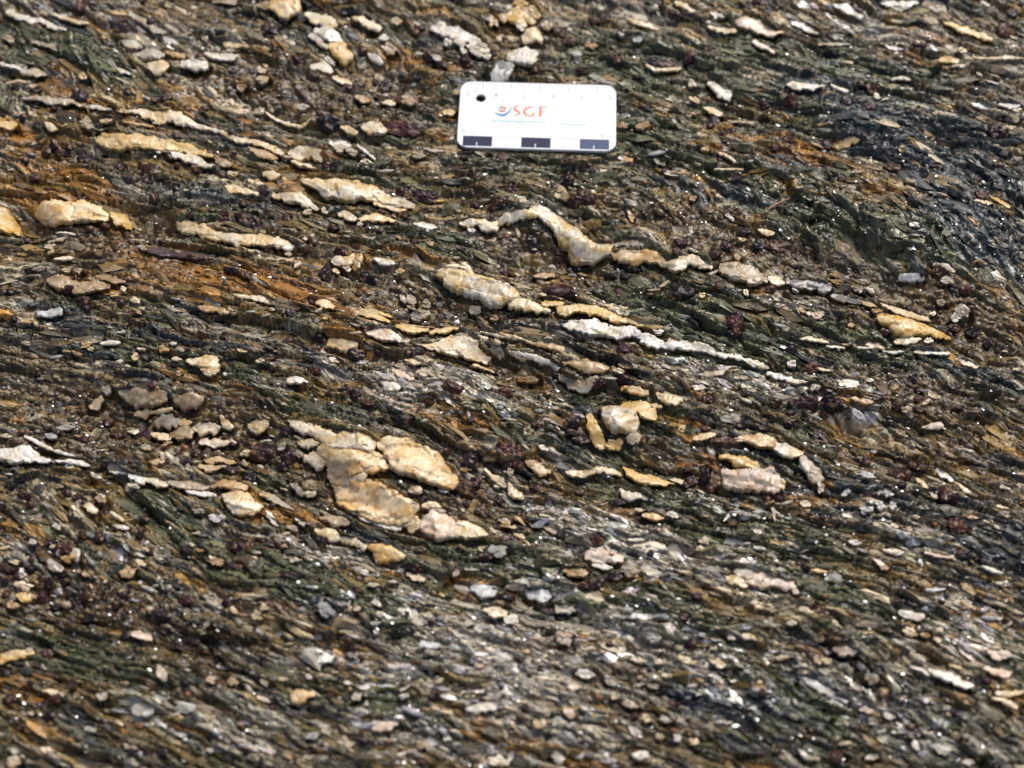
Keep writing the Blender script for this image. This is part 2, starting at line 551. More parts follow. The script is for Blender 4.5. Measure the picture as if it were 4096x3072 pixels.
(0,2): """
w 0 640 56 90 640 66 180 622 70 250 650 46 330 680 26 400 690 11
c 15 490 18 100 490 14
w 200 490 18 270 520 18 340 560 16 430 600 16 520 630 13 600 650 7
w 450 690 11 550 695 18 640 700 23 720 730 13
c 690 170 18 740 150 38 785 125 24
g 815 70 26 855 78 42
b 950 100 26 1080 130 56 1210 150 66 1310 150 44
t 1060 240 18 1130 245 32 1200 230 14
c 1190 240 9 1290 235 17 1370 230 13
g 1230 300 26 1330 300 42 1420 310 30
y 1380 325 13 1450 320 28 1520 320 14
b 1340 400 26 1430 400 56 1510 390 56
c 1180 380 18 1250 402 38 1335 422 30
b 1400 180 18 1480 190 56 1560 190 56 1620 190 26
c 1535 360 16 1600 370 48 1690 370 48 1750 370 18
p 1590 480 24 1700 480 38 1800 480 28 1880 490 13
c 990 370 13 1030 370 28 1080 360 10
t 1290 500 18 1345 480 24
c 1770 300 13 1800 350 33 1850 385 24
c 1870 310 20
c 2010 400 18 2070 390 48 2140 382 28
t 1650 660 26 1740 640 46 1830 650 36 1885 660 16
t 1600 720 18 1680 732 38 1770 720 22
c 1940 580 22 1990 580 36
g 1950 640 24 1960 700 20
t 1200 690 18 1250 690 42 1310 670 17
w 870 770 9 930 780 18 1010 785 18
w 1030 800 18 1090 830 36 1150 850 34
c 1140 835 13 1220 850 36 1300 870 38 1350 870 20
g 1365 860 26 1470 870 42 1580 880 42 1680 880 26
w 1500 930 13 1620 942 23 1730 960 18
w 1040 890 24 1130 912 18
t 1700 880 26 1780 870 40 1880 880 46 1980 890 26
c 1800 960 22 1880 1000 72 1950 1040 84 2030 1060 66 2105 1060 22
c 670 1040 18 720 1060 42 770 1095 24
t 790 1000 20 840 1020 38
c 1320 1150 13 1370 1180 15 1440 1220 10
w 730 800 17 800 822 23
t 470 915 20 520 910 20
c 890 1100 14 940 1130 18 990 1170 14
g 1140 560 40 1180 560 34
y 520 1470 24 570 1470 42
g 570 1380 26 610 1430 36 615 1490 16
c 420 1370 22
t 1590 1420 22 1645 1420 24
t 980 1600 26 1040 1590 46 1085 1560 26
w 240 1330 24 275 1330 28
c 1110 1500 22 1160 1540 28
t 1680 1510 26 1780 1520 46
g 1310 660 8 1290 625 24
c 2090 940 18 2150 950 30
w 2150 1100 14 2200 1140 18
g 1540 1080 14 1640 1100 26
w 1700 1150 30 1800 1160 30
w 940 1220 24 1010 1230 26
c 1150 1400 18 1200 1420 16
w 2030 1440 14 2100 1460 24
w 430 1210 18 490 1230 22
c 20 1400 20 70 1380 20
c 90 1500 18 150 1510 26
g 400 1500 40 470 1560 40
t 660 1590 14 720 1620 20
t 630 1580 18
c 1560 1270 24 1610 1270 14
t 1060 1220 14 1020 1190 10
t 600 470 18 640 480 14
l 370 490 22 440 500 30
l 480 410 30 560 400 22
""",
(1,2): """
c 310 370 9 360 410 33 440 440 42 530 470 42 620 520 46 700 555 50 780 560 62 880 562 72 980 602 60
c 390 550 18 470 550 33 540 560 26
c 440 640 26 510 640 46 560 690 44
g 370 600 17 410 640 33
o 600 645 36 700 692 74 820 712 92 940 742 74 1040 742 54 1110 762 24
o 680 820 36 760 900 100 870 960 120 1000 1010 128 1120 1060 120 1230 1082 92 1310 1072 56 1348 1070 18
w 820 1050 22 900 1108 28 1000 1150 33 1100 1185 33 1200 1195 22
o 1045 592 36 1110 585 80 1210 642 128 1320 700 138 1430 752 130 1530 802 102 1600 840 72 1680 862 36 1730 832 13
c 1280 1202 34 1340 1192 52
y 560 600 40 700 632 62 860 655 72 1000 690 58
o 640 760 40 760 800 66 900 840 56
c 1180 1120 40 1270 1150 56 1340 1170 50
p 1400 1190 66 1500 1190 112 1610 1222 88
c 1650 1230 66 1730 1222 84 1820 1222 66 1905 1232 26
c 1390 1060 17 1450 1042 33 1530 1052 23
c 530 1230 26 620 1250 46 700 1280 36
c 740 1290 26 850 1320 36 920 1352 26
y 930 1340 13 1000 1370 46 1070 1410 64 1150 1430 50 1230 1440 26 1252 1440 9
c -20 390 14 60 382 46 120 380 22
g 80 940 26 180 950 33 260 1000 36 340 1040 22
c 230 850 11 290 860 18
g 320 820 16 420 872 36 500 890 26
c 1260 1555 16 1320 1590 32 1385 1625 28
c 1890 720 13 1950 782 23 2030 812 28
c 2090 750 25
t 1890 640 17 1980 650 28
c 2080 830 18 2110 880 33 2170 922 32
t 2030 1170 20 2070 1180 32
c 1840 1380 18 1865 1400 16
l 1970 1410 34 2040 1420 66
t 1300 955 16 1390 962 36
b 570 1110 24 690 1150 46 780 1172 36
w 150 1140 14 220 1210 18
g 540 490 22 590 480 18
g 230 555 18 275 560 34
c 990 640 12 1040 670 20 1080 690 10
w 380 1150 26 440 1190 20
g 300 1210 16 390 1240 30
w 1000 1440 10 1020 1480 8
t 260 1370 14 300 1390 36
w 320 1500 20 400 1510 26
w 1380 640 8 1570 690 18
t 1760 740 16 1690 730 18
c 1960 840 16 2010 850 22
g 1460 1100 14 1560 1080 26
c 2130 1260 18 2190 1290 22
""",
(2,2): """
x 850 290 60 930 320 118 1010 360 118 1080 420 52
y 720 310 22 740 400 42 780 480 54 830 540 34
y 880 530 46 960 545 36
c 1050 512 46 1112 500 22
y 1000 200 26 1080 232 54 1160 262 58 1210 310 54 1245 342 20
c 1270 140 26 1340 170 54 1420 190 44 1475 168 20
o 1090 110 18 1140 120 28 1195 132 10
y 975 80 13 1035 75 20
c 1240 230 20 1275 245 30
o 1560 500 17 1640 490 28 1720 470 22
t 1900 500 26 2000 502 42 2100 522 54 2200 540 50
y 1780 640 22 1880 655 40 1980 690 44 2080 720 30
p 1800 742 22 1870 800 74 1980 822 84 2090 835 82 2200 840 92
b 1725 790 32 1755 830 42
t 210 680 18 270 692 42 330 740 38 400 752 22
c 530 750 13 600 755 28 680 760 28 752 742 22
c 770 732 22 860 732 28 930 752 33 972 780 17
y 1010 700 17 1060 760 46 1140 800 54 1240 812 46 1330 832 26 1400 832 13
c 1370 790 13 1430 802 36 1490 812 22
w 80 760 20
c 0 822 24 40 840 18
c 80 830 13 110 900 42 180 930 28
c 250 1150 18 320 1172 28 400 1202 33 450 1242 22
y 130 1090 13 190 1160 23
c 170 1260 13 210 1312 23 240 1362 13
c 50 1140 33
o 1150 1110 18 1250 1122 33 1312 1142 17
w 1030 1310 13 1100 1312 20 1160 1310 9
p 700 1430 36 780 1442 46 880 1445 54 972 1470 34
w 750 1510 18 850 1532 23 900 1542 13
t 560 1590 44 660 1602 54
g 1020 1590 50 1080 1590 54
c 1660 1470 14 1700 1470 18
w 970 900 12 1010 950 36 1100 962 28 1180 982 26
w 310 570 18 390 592 28
w 1640 1340 25
c 1100 1070 14 1150 1080 20
w 520 1090 28
w 480 1140 14 560 1110 14
c 540 1260 26 580 1260 14
g 620 980 9 700 1010 12
w 1350 1100 22 1410 1130 26
p 1600 1340 16 1680 1370 24
c 2190 1070 10 2212 1180 14
t 1940 1020 20 2030 1060 20
c 130 1190 14 80 1190 18
c 350 1110 12 430 1120 16
g 1190 530 14 1250 500 18
p 1080 650 12 1100 680 10
t 1260 660 22
w 1850 1120 10 1800 1180 22
c 1580 1400 18 1650 1420 22
w 1440 1480 14
p 1900 1580 40 2000 1600 54 2120 1620 50
""",
(3,2): """
x 10 490 34 90 498 40 190 528 40
x 190 545 30 270 582 54 350 612 52 430 612 28
g 430 660 30 480 722 56 530 790 64 572 832 44
g 580 880 33 580 932 22
y 250 850 20 290 880 36
c 1350 830 13 1390 870 28 1430 922 20
c 1470 965 36 1500 990 18
w 1530 740 26 1580 790 36 1640 832 22
c 1660 850 13 1740 910 23 1840 960 11
p 1400 405 12 1480 400 24 1555 402 22
c 1990 1040 13 2040 1050 23 2090 1065 11
c 2040 1120 11 2090 1140 18
g 1380 1070 14 1440 1082 33
p 1080 1400 13 1170 1410 20 1230 1420 11
p 1000 1480 12 1050 1500 24 1090 1550 28
w 1370 1490 20 1390 1510 20
y 500 1570 13 540 1570 24 620 1580 13
c 300 0 10 370 15 20 450 15 14
l 1120 950 34
l 920 1080 34 980 1085 34
l 1050 1050 32
l 1150 1055 28
l 1060 940 24
l 800 930 24 760 960 20
l 1000 800 26 900 780 22
l 1020 570 24
w 420 1030 26 490 1030 30
w 200 1080 14 240 1140 26
w 640 1140 14
c 1000 1200 18 1060 1200 20
c 1140 1210 22 1190 1220 18
c 1290 1240 24
c 1320 1140 14 1380 1145 16
g 2040 890 22 2090 900 26
c 520 70 14 570 80 26
w 800 1350 20 900 1360 22
w 620 1290 14
t 830 160 12 920 190 28 1000 200 14
p 1240 270 20 1300 280 26
c 1400 230 14 1450 210 20
w 1180 1440 14 1250 1430 10
p 1420 1420 12 1530 1450 18 1640 1470 12
w 1880 1540 10 1960 1580 18 2030 1610 12
t 1730 1120 14 1830 1140 24
w 30 1270 22 90 1280 18
w 50 1400 12 130 1420 18
""",
(0,3): """
y 130 245 30 190 252 50 235 245 26
c 140 170 34 250 180 28
t 80 345 24 130 362 44
y 0 780 36 80 742 46 160 722 36 260 720 20
c 340 1020 13 400 1022 33 460 1040 18
c 500 1060 22
c 230 1195 16 260 1212 22
c 60 1600 44 140 1602 32
w 430 1590 13 500 1600 23 560 1620 11
c 1000 985 14 1040 990 24
p 1300 900 20 1340 980 50
t 1850 970 34 1890 970 36
p 1680 960 36 1720 970 20
p 1060 575 30 1130 585 42 1200 592 32
w 1070 1190 36 1140 1190 52 1220 1190 36
w 800 1090 30 850 1080 36
w 1815 1430 20 1845 1450 22
w 1690 1510 22
c 210 700 24 260 690 12
c 1870 420 24 1920 440 20
c 2050 470 26 2110 460 20
c 2140 410 26
t 1900 330 22 1950 320 18
c 1500 470 22 1540 460 18
w 680 1330 20 750 1350 26
c 330 1500 20 400 1510 26
g 80 1500 24 140 1520 28
p 1010 1480 16 1100 1500 24
w 640 1480 14 700 1470 16
t 1180 430 12 1140 400 18
g 1250 790 24
t 870 1000 16 800 975 14
w 840 160 16 860 160 14
c 940 1280 18 980 1300 20
w 1480 1590 22
c 1640 540 14 1690 510 22
p 2080 1090 24 2150 1120 20
w 2140 620 20 2080 580 22
""",
(1,3): """
l 1780 205 18 1880 232 54 1960 242 36
c 1880 390 17 1970 412 46 2045 422 34
w 2070 465 30 2130 470 42
c 310 540 13 370 580 28 450 612 18 510 632 11
c 390 515 9 450 540 13 510 560 9
o 350 1080 46 430 1085 64 500 1070 28
w 1740 1212 18 1850 1200 44 1960 1202 32
p 1000 1340 26 1080 1332 38 1180 1312 30
l 470 1420 26 535 1400 24
w 770 970 16 795 985 24
w 790 745 22 845 772 14
w 980 530 11 1045 530 19
w 1050 460 28
w 1005 590 14 1030 592 18
w 500 790 26 580 775 36 660 770 28
w 460 920 18 500 935 24
c 220 940 16 300 945 18
w 1570 1420 26 1600 1430 30
t 1380 1490 33
c 1740 1530 24
w 1970 1580 44 2060 1590 60
l 580 420 42 660 460 44
l 1370 690 26 1450 695 30 1520 700 24
p 1840 850 28
w 1000 360 18 1060 380 28
c 850 440 20 890 430 14
w 960 210 24 1020 200 18
w 1130 160 20 1180 165 14
w 1880 820 14 1960 810 14
c 30 460 26 90 490 18
c 110 420 22
p 1650 90 26
g 1420 750 30 1520 760 20
w 1200 1060 14 1280 1020 10
w 840 1100 36 900 1090 20
p 150 1000 16 80 950 20
w 940 1160 20
c 1500 990 20 1560 960 22
w 2110 750 14 2000 740 14
c 1900 1370 34 2000 1390 30
p 1400 1350 10 1300 1370 14
c 340 1580 20 280 1560 16
w 1220 1110 24 1280 1090 20
""",
(2,3): """
c 1800 120 13 1890 150 44 1980 190 28
p 2070 140 36 2150 160 44
l 220 210 34 320 230 64 400 250 32
w 470 360 34 560 370 44
w 60 470 28 120 475 42
w 870 440 13 1000 450 18 1150 462 28 1330 440 18
w 640 890 26 730 900 36
w 660 700 16 730 700 24
w 430 1550 46 490 1580 40
w 620 1565 26 680 1560 30
p 530 1230 32 580 1250 40
t 290 1320 50 340 1330 44
g 380 1230 38
c 1440 760 24 1500 790 34 1570 815 20
c 1700 820 18 1780 850 42
w 1770 770 18 1820 790 16
c 1440 690 28
w 1690 710 14 1740 715 12
w 1600 600 16 1640 610 12
w 1830 625 24 1870 640 18
c 1920 600 22 1990 610 32 2050 640 14
c 1180 1270 32
p 1000 1130 32 1080 1165 28
g 1200 990 24 1260 1005 32
w 1080 1570 40 1160 1575 34
w 1430 1430 32
c 1530 1445 24 1590 1460 28
c 1280 1410 28
w 1790 1312 18 1850 1312 12
c 2040 1005 14 2100 990 18
t 1640 1000 18 1690 1000 16
w 1190 600 40 1280 610 30
p 1060 770 14 1180 800 30
p 1250 800 26 1310 800 20
c 1310 910 22 1370 920 20
c 1120 930 20
w 1080 990 14 1130 1000 10
w 1890 840 18 1950 870 18
w 1690 640 9 1770 650 10
o 200 730 20 250 710 18
y 350 770 22 380 750 12
p 470 600 44 560 640 36
g 860 960 24 900 990 18
t 1560 970 34 1620 940 20
c 60 900 20
w 820 780 14 760 770 16
w 380 1100 12 480 1120 22
w 730 1230 18
w 30 1080 26 90 1090 20
w 100 1520 20 60 1580 26
w 1300 1270 26 1380 1290 20
p 920 1090 22
w 640 1440 22
""",
(3,3): """
p 0 130 50 100 152 54 250 172 54 345 205 34 385 260 22
p 670 725 22 750 740 46 840 762 24
w 390 930 13 470 960 28 560 1010 38 650 1060 38 720 1100 22 790 1130 11
c 590 815 20 640 840 26
g 950 950 34 1010 970 36
t 1060 1050 24 1100 1070 38
w 1280 870 11 1380 900 23 1430 940 11
w 1440 900 18 1540 940 42 1650 970 42 1750 1010 26 1805 1022 9
c 1600 850 13 1700 872 18 1780 900 11
w 1330 790 18 1400 822 24
p 1690 710 13 1760 770 23 1850 840 23 1950 890 33 2050 920 32 2105 900 13
p 1930 750 44 2050 780 36
w 1200 410 18 1280 430 33 1400 442 26
c 1260 570 44 1320 600 34
t 1370 600 26 1430 610 34
c 1510 640 28
c 1880 310 13 2000 340 20 2100 390 23 2190 430 13
l 1420 220 9 1500 222 20 1575 215 13
p 890 1190 22 1000 1215 22
w 1090 1230 18 1170 1262 28
w 1030 1360 24 1095 1362 18
w 1140 1370 17 1240 1372 11
c 1980 1070 18 2100 1080 23 2205 1060 18
c 1950 1110 13 2060 1132 23 2150 1180 18
w 930 1590 34 1020 1570 28
w 1320 1460 32 1360 1510 18
w 300 520 22 350 525 28
p 1060 50 26 1110 55 26
w 1650 650 26
c 220 800 20 300 780 20
c 400 830 16 460 850 20
p 520 790 30 560 830 22
w 2080 520 18 2100 500 14
w 1620 360 10 1690 400 12
c 910 610 14 980 600 16
t 590 650 22 520 650 20
p 1250 1100 20 1210 1120 14
c 1600 1230 22
w 1500 1530 26 1580 1540 24
w 400 1530 20 480 1600 30
w 1800 1630 14 1700 1620 24
w 1440 1390 14 1400 1370 22
c 1790 1480 18
w 1960 470 20 2040 460 14
""",
}
GARNET = {
(0,0): "985 185 105 55|640 60 50 50|760 60 45 35|655 795 60 48|680 1280 60 45|1180 1345 42 36|960 1310 50 34|1040 1435 60 34|1315 1410 36 30|1165 1430 30 26|1355 1245 36 30|1420 1320 28 26|1570 1345 40 34|1740 1345 36 30|1790 1385 42 36|440 1170 42 40|375 1215 40 32|555 1190 32 28|280 1415 46 34|1230 1565 42 36|1410 1500 30 26|1240 800 34 28|1030 745 34 24|1505 870 30 28|1640 855 32 22|1040 400 40 30|1600 435 26 22|2150 220 60 48|1370 650 30 24|1880 1205 26 22|2120 1510 36 30|1950 1620 30 26|1410 1080 32 22|190 965 30 24|200 1290 30 26|470 1230 32 24|1000 1410 28 24|1100 1400 30 26|1860 560 32 24|440 905 24 18",
(1,0): "620 935 88 58|1250 1010 158 54|1120 720 36 24|1190 745 30 26|1080 620 48 44|390 470 58 46|900 385 36 30|1440 430 46 34|1560 510 32 28|1330 250 40 28|1740 480 46 34|1720 1255 34 22|900 1300 28 26|610 1265 32 24|220 1460 40 38|100 1500 44 36|1240 1510 52 38|1800 1390 46 40|600 1140 30 24|1400 1540 100 38|1810 1610 28 24|2000 1600 66 40|160 230 78 46|1960 640 40 20|1960 420 30 24|800 650 26 20|1010 710 36 24|1380 210 30 24|240 400 30 26|1140 840 60 14|1000 590 24 20",
(2,0): "540 1400 56 84|680 1570 78 46|80 1510 48 42|1520 430 44 52|1670 380 40 26|1300 470 98 34|1390 610 26 24|845 105 40 28|760 135 46 28|490 230 50 40|560 310 54 38|1000 210 26 24|940 450 44 32|1155 1130 26 20|1730 960 40 34|1690 1000 30 24|2000 70 46 38|1860 1040 34 24|1900 1440 40 26|280 530 34 28|640 540 30 18|1450 1190 28 18|2150 30 50 30",
(3,0): "990 700 56 40|900 670 40 26|340 790 58 40|960 850 60 34|800 820 34 28|80 30 60 30|190 70 46 26|1150 1350 60 28|1990 1030 78 54|310 1100 58 38|210 1190 34 28|2060 250 70 44|2120 110 50 34|650 270 26 22|1340 340 30 22|1400 350 40 28|1500 1360 50 28|2030 1580 58 36|1860 1590 60 30|120 800 50 24|30 1230 22 20|540 190 30 16",
(0,1): "1235 60 36 34|210 375 42 36|1520 210 32 22|1800 195 32 22|1800 250 26 22|1990 260 100 50|1035 735 36 28|980 935 42 30|680 930 60 38|700 980 34 26|600 670 28 26|685 680 26 26|1080 1020 36 18|110 1060 30 28|1910 940 28 26|80 850 36 28|2170 1360 42 30|850 290 36 28|720 320 32 24|1210 1350 26 18|1950 110 28 22|340 780 22 18|750 350 24 18|560 822 42 36|1860 660 60 26|1980 710 46 26|1400 525 0 0|270 880 26 22",
(1,1): "660 295 42 32|290 220 42 30|1040 325 30 24|1060 160 26 20|1240 175 28 26|1150 190 22 16|1320 415 36 22|450 480 34 32|720 490 46 40|500 410 40 30|840 460 44 34|610 670 46 66|1035 880 48 34|430 910 30 24|495 920 30 28|325 1020 46 36|850 1330 60 40|1270 1330 36 28|170 1355 40 30|520 1465 46 34|860 1640 40 22|1620 1620 80 40|1350 1300 58 34|570 1200 50 32|930 680 56 44|1950 130 34 28|2020 100 50 36|1800 100 28 22|30 265 56 46|2000 1390 42 30|2060 1640 50 26|1020 1320 28 20|220 1290 26 20|1830 660 58 34|500 730 38 14|360 760 30 18|1690 440 30 20|2090 580 40 30",
(2,1): "480 780 112 84|1450 840 90 66|700 50 68 46|600 85 54 40|1340 300 40 30|1010 620 40 22|900 600 50 18|950 840 26 20|1210 840 30 18|1080 580 60 18|1870 210 56 34|1960 360 56 34|2100 460 58 38|1900 1100 74 56|1000 1290 66 54|1450 440 54 40|30 600 40 34|120 1130 78 24|1020 1530 88 36|1880 1170 46 30|2190 1390 26 24|1730 530 46 50|2180 820 34 30|800 1540 50 34|1400 760 34 28|1340 1490 40 30|180 640 32 22|1290 1520 34 26|1000 180 30 20|1820 480 50 30",
(3,1): "260 460 105 48|90 470 34 24|305 845 32 28|840 1010 34 24|1750 800 42 36|1520 680 66 42|1400 680 30 24|350 1280 42 30|190 1395 36 24|500 1420 56 38|1380 1600 40 26|280 1560 32 24|1950 1180 46 28|1090 1140 44 24|1680 1045 48 28|1830 1080 48 40|30 970 58 18|1790 920 40 30|1780 1540 30 20|170 820 34 24|790 800 30 24|1620 880 26 22|1560 750 40 22",
(0,2): "2090 600 88 60|1560 580 42 36|1490 680 58 40|670 495 40 34|910 410 56 44|830 300 46 38|800 1295 44 42|660 1270 36 34|390 1330 40 32|510 1380 62 48|450 1420 38 40|540 960 42 34|190 960 50 34|60 1560 50 30|250 1540 34 26|1300 720 46 26|1500 1420 58 28|1900 1400 66 46|2000 1390 46 34|1130 1270 28 46|700 370 30 26|1850 760 54 36|2000 800 46 40|630 990 50 24|1160 1160 40 26|240 1040 40 26|1880 1560 50 30|770 320 30 26|1850 500 30 22|1650 560 30 30",
(1,2): "850 150 52 40|960 230 46 34|1640 130 88 54|2050 130 58 46|1240 370 84 38|1780 660 72 60|1740 880 80 74|1810 830 50 46|80 610 86 54|300 640 56 46|580 1320 48 34|180 1380 30 24|1580 600 34 26|1440 240 32 24|2060 580 76 46|1990 1180 40 34|1900 1450 54 40|1320 1540 78 30|2150 690 50 36|1860 1050 56 40|20 1380 34 28|280 440 44 34|260 700 40 30|1290 980 24 20|1400 1010 30 26|1000 1320 34 24|2000 950 46 34|1700 1380 40 20",
(2,2): "600 360 52 42|290 405 36 26|570 440 44 30|660 500 68 28|1680 190 56 40|1810 540 86 46|1560 790 58 46|1660 770 50 62|1500 840 34 26|280 870 48 24|650 910 36 28|950 1000 50 22|1840 1040 42 32|1870 1200 42 40|780 1320 58 38|120 600 74 38|1650 430 40 28|40 1310 52 38|880 1440 46 30|1700 860 34 40|1300 540 40 30|1890 960 40 16|1920 400 46 22|1560 340 30 22|2180 765 26 20|60 700 40 26",
(3,2): "230 195 42 36|350 190 34 30|480 190 96 52|680 190 84 48|320 375 40 28|340 280 34 24|100 400 74 38|1250 790 66 46|1570 960 62 60|1650 1000 42 40|1690 1210 86 60|1730 1440 62 32|1390 720 54 36|1780 560 42 30|210 770 44 26|1200 230 50 32|1370 280 46 28|250 990 42 34|150 970 36 26|1480 720 40 26|1680 260 46 22|950 660 40 30|1230 880 34 28|620 260 40 16|1850 1480 26 18|780 790 20 18",
(0,3): "70 1090 50 42|430 1095 46 40|395 1225 40 36|150 1310 40 38|250 1310 38 34|290 830 42 26|370 730 46 38|320 250 42 40|580 990 34 46|1500 1005 32 26|1410 660 46 28|510 140 36 38|390 160 46 38|230 960 28 22|60 60 42 30|1300 450 76 52|1520 340 60 32|700 430 56 36|1840 360 42 34|420 320 46 26|660 270 40 36|380 1390 38 32|240 50 36 26|200 1050 24 20|930 350 40 28|1000 280 34 34|760 200 0 0|1550 630 34 26|30 150 40 34|40 250 30 44",
(1,3): "330 150 88 34|880 140 32 24|870 265 30 26|795 660 34 30|1460 490 30 26|2170 800 46 34|180 1170 30 22|640 1085 32 26|1480 1100 46 40|900 1440 50 18|2060 270 40 40|540 175 20 16|1380 1630 34 24",
(2,3): "780 180 56 64|920 130 60 38|680 210 58 28|390 380 66 28|875 670 36 30|1540 660 44 34|1480 470 52 36|165 800 42 34|205 1210 40 34|1085 1240 36 32|160 1290 32 28|1580 310 40 30|1590 1510 40 22|1400 1150 50 20|330 870 28 24|80 260 44 34|60 350 34 24",
(3,3): "520 370 44 36|460 50 38 28|1300 1330 40 30|490 1370 26 20|190 1500 26 22|880 1350 46 26|1830 810 24 22|1200 330 36 20|1300 350 60 18|1930 150 24 20|1590 200 22 20",
}

# ------------------------------------------------------------------ what the photograph shows, spot by spot
TX, TY, TS = (0, 1000, 2000, 2996), (0, 750, 1500, 2247), 1100 / 2212
LENSES = []                         # (kind letter, array of u, v, half width)
for (i, j), txt in QUARTZ.items():
    for ln in txt.split('\n'):
        w = ln.split()
        if not w: continue
        p = np.array(w[1:], float).reshape(-1, 3) * TS
        p[:, 2] *= 1.0 + .14 * min(1., p[:, 2].max() / 40)
        p[:, 0] += TX[i]; p[:, 1] += TY[j]
        LENSES.append((w[0], p))
GARNETS = []
for (i, j), txt in GARNET.items():
    for g in txt.split('|'):
        x, y, a, b = (float(q) for q in g.split())
        if a: GARNETS.append((TX[i] + x * TS, TY[j] + y * TS, a * TS, b * TS))

GU = np.arange(-2600, 6700, 20.); GV = np.arange(-2600, 5700, 20.)
gu, gv = np.meshgrid(GU.astype(np.float32), GV.astype(np.float32))
def bil(tab, u, v):
    x = np.clip((u + 2600) / 20, 0, len(GU) - 2); y = np.clip((v + 2600) / 20, 0, len(GV) - 2)
    i = x.astype(np.int32); j = y.astype(np.int32); fx = (x - i).astype(np.float32); fy = (y - j).astype(np.float32)
    k = j * len(GU) + i; T = tab.ravel()
    return (T[k] * (1 - fx) + T[k + 1] * fx) * (1 - fy) + (T[k + len(GU)] * (1 - fx) + T[k + len(GU) + 1] * fx) * fy
_tabs = {}
def blobs(u, v, lst):
    """sum of soft tilted spots, tabulated once"""
    if id(lst) not in _tabs:
        s = np.zeros(gu.shape, np.float32)
        for b in lst:
            x, y, rx, ry = b[:4]; k = b[4] if len(b) > 4 else 1.0
            i0, i1 = np.searchsorted(GU, (x - 3 * rx, x + 3 * rx)); m = 3 * ry + .84 * rx; j0, j1 = np.searchsorted(GV, (y - m, y + m))
            dx = gu[j0:j1, i0:i1] - x; dy = gv[j0:j1, i0:i1] - y - .28 * dx
            s[j0:j1, i0:i1] += k * np.exp(-((dx / rx) ** 2 + (dy / ry) ** 2))
        _tabs[id(lst)] = (s, lst)
    return bil(_tabs[id(lst)][0], u, v)
# hollows, depth in mm
PITS = [(2240,985,330,105,4.5),(2050,1030,200,70,3),(1700,1180,270,80,2.6),(600,868,120,70,4),(110,870,90,60,4),(350,1610,330,100,3.2),
        (800,1720,330,110,2.8),(1310,1905,110,90,3.5),(1160,1960,120,80,3),(2080,1490,180,80,2.8),(3420,1065,330,60,3.2),(3560,1200,260,60,2.2),
        (3900,1350,160,110,2.6),(3600,1790,300,140,1.8),(3420,1690,130,60,2.6),(3775,520,90,50,3.5),(2330,880,170,50,3),(2560,850,160,50,2.2),
        (2650,1840,300,70,2.4),(250,2420,160,60,2.8),(2150,2360,120,60,2),(1150,480,330,70,2),(1650,330,240,70,2.2),(3350,560,150,50,2.4),
        (2880,1960,180,60,2.0),(3050,420,220,60,1.6),(1460,2000,160,60,2.0),(1500,2240,300,60,2.2),(1250,620,160,40,2),(2250,650,330,40,2.4),
        (1950,1400,220,50,2.2),(700,2560,200,70,2),(2000,3020,260,70,2.2),(3500,1000,120,40,2.2),(2400,1560,160,50,2.4),(1950,2020,160,110,2.2)]
RISES = [(1500,1870,330,170,3.0),(2500,1690,150,110,2.2),(2800,1920,180,90,2.0),(2250,880,200,60,2.0),(2000,1160,200,70,1.6),(3650,1280,200,50,1.4),
         (1900,1600,330,110,2.2),(1200,1600,330,90,1.6),(2750,1250,300,110,2.0),(3600,850,420,120,1.8),(450,540,300,60,1.4),(900,1150,330,70,1.4),
         (1300,2430,400,130,2.0),(2650,2420,380,120,2.0),(3300,2550,360,120,1.8),(600,2700,260,100,1.8),(1800,2720,330,110,1.6)]
PITS8 = PITS[:8]
def macro(u, v):
    """large relief of the face, metres"""
    h = 3.2 * fbm(u / 900 + 3.1, v / 520 + 8.3, 5, 3) + 1.1 * fbm(u / 260, (v - .3 * u) / 110, 21, 3)
    h = h - 1.45 * blobs(u, v, PITS) + blobs(u, v, RISES)
    return h * 1.25e-3

# dip of the foliation in the picture, degrees down to the right, on a coarse raster
AX = np.array([-2500, 0, 1000, 2000, 3000, 4096, 6600], float); AY = np.array([-2500, 0, 600, 1200, 1800, 2400, 3072, 5600], float)
AD = np.array([[22,22,17,20,22,22,22],[22,22,15,20,22,22,22],[10,10,12,6,16,20,20],[6,8,14,18,22,24,24],[10,12,27,20,20,27,27],[24,24,20,14,16,24,24],[28,28,22,18,22,24,24],[28,28,22,18,22,24,24]], float)
def dip(u, v):
    iu = np.clip(np.searchsorted(AX, u) - 1, 0, len(AX) - 2); iv = np.clip(np.searchsorted(AY, v) - 1, 0, len(AY) - 2)
    fu = smooth(0, 1, (u - AX[iu]) / (AX[iu + 1] - AX[iu])); fv = smooth(0, 1, (v - AY[iv]) / (AY[iv + 1] - AY[iv]))
    a = (AD[iv, iu] * (1 - fu) + AD[iv, iu + 1] * fu) * (1 - fv) + (AD[iv + 1, iu] * (1 - fu) + AD[iv + 1, iu + 1] * fu) * fv
    return a
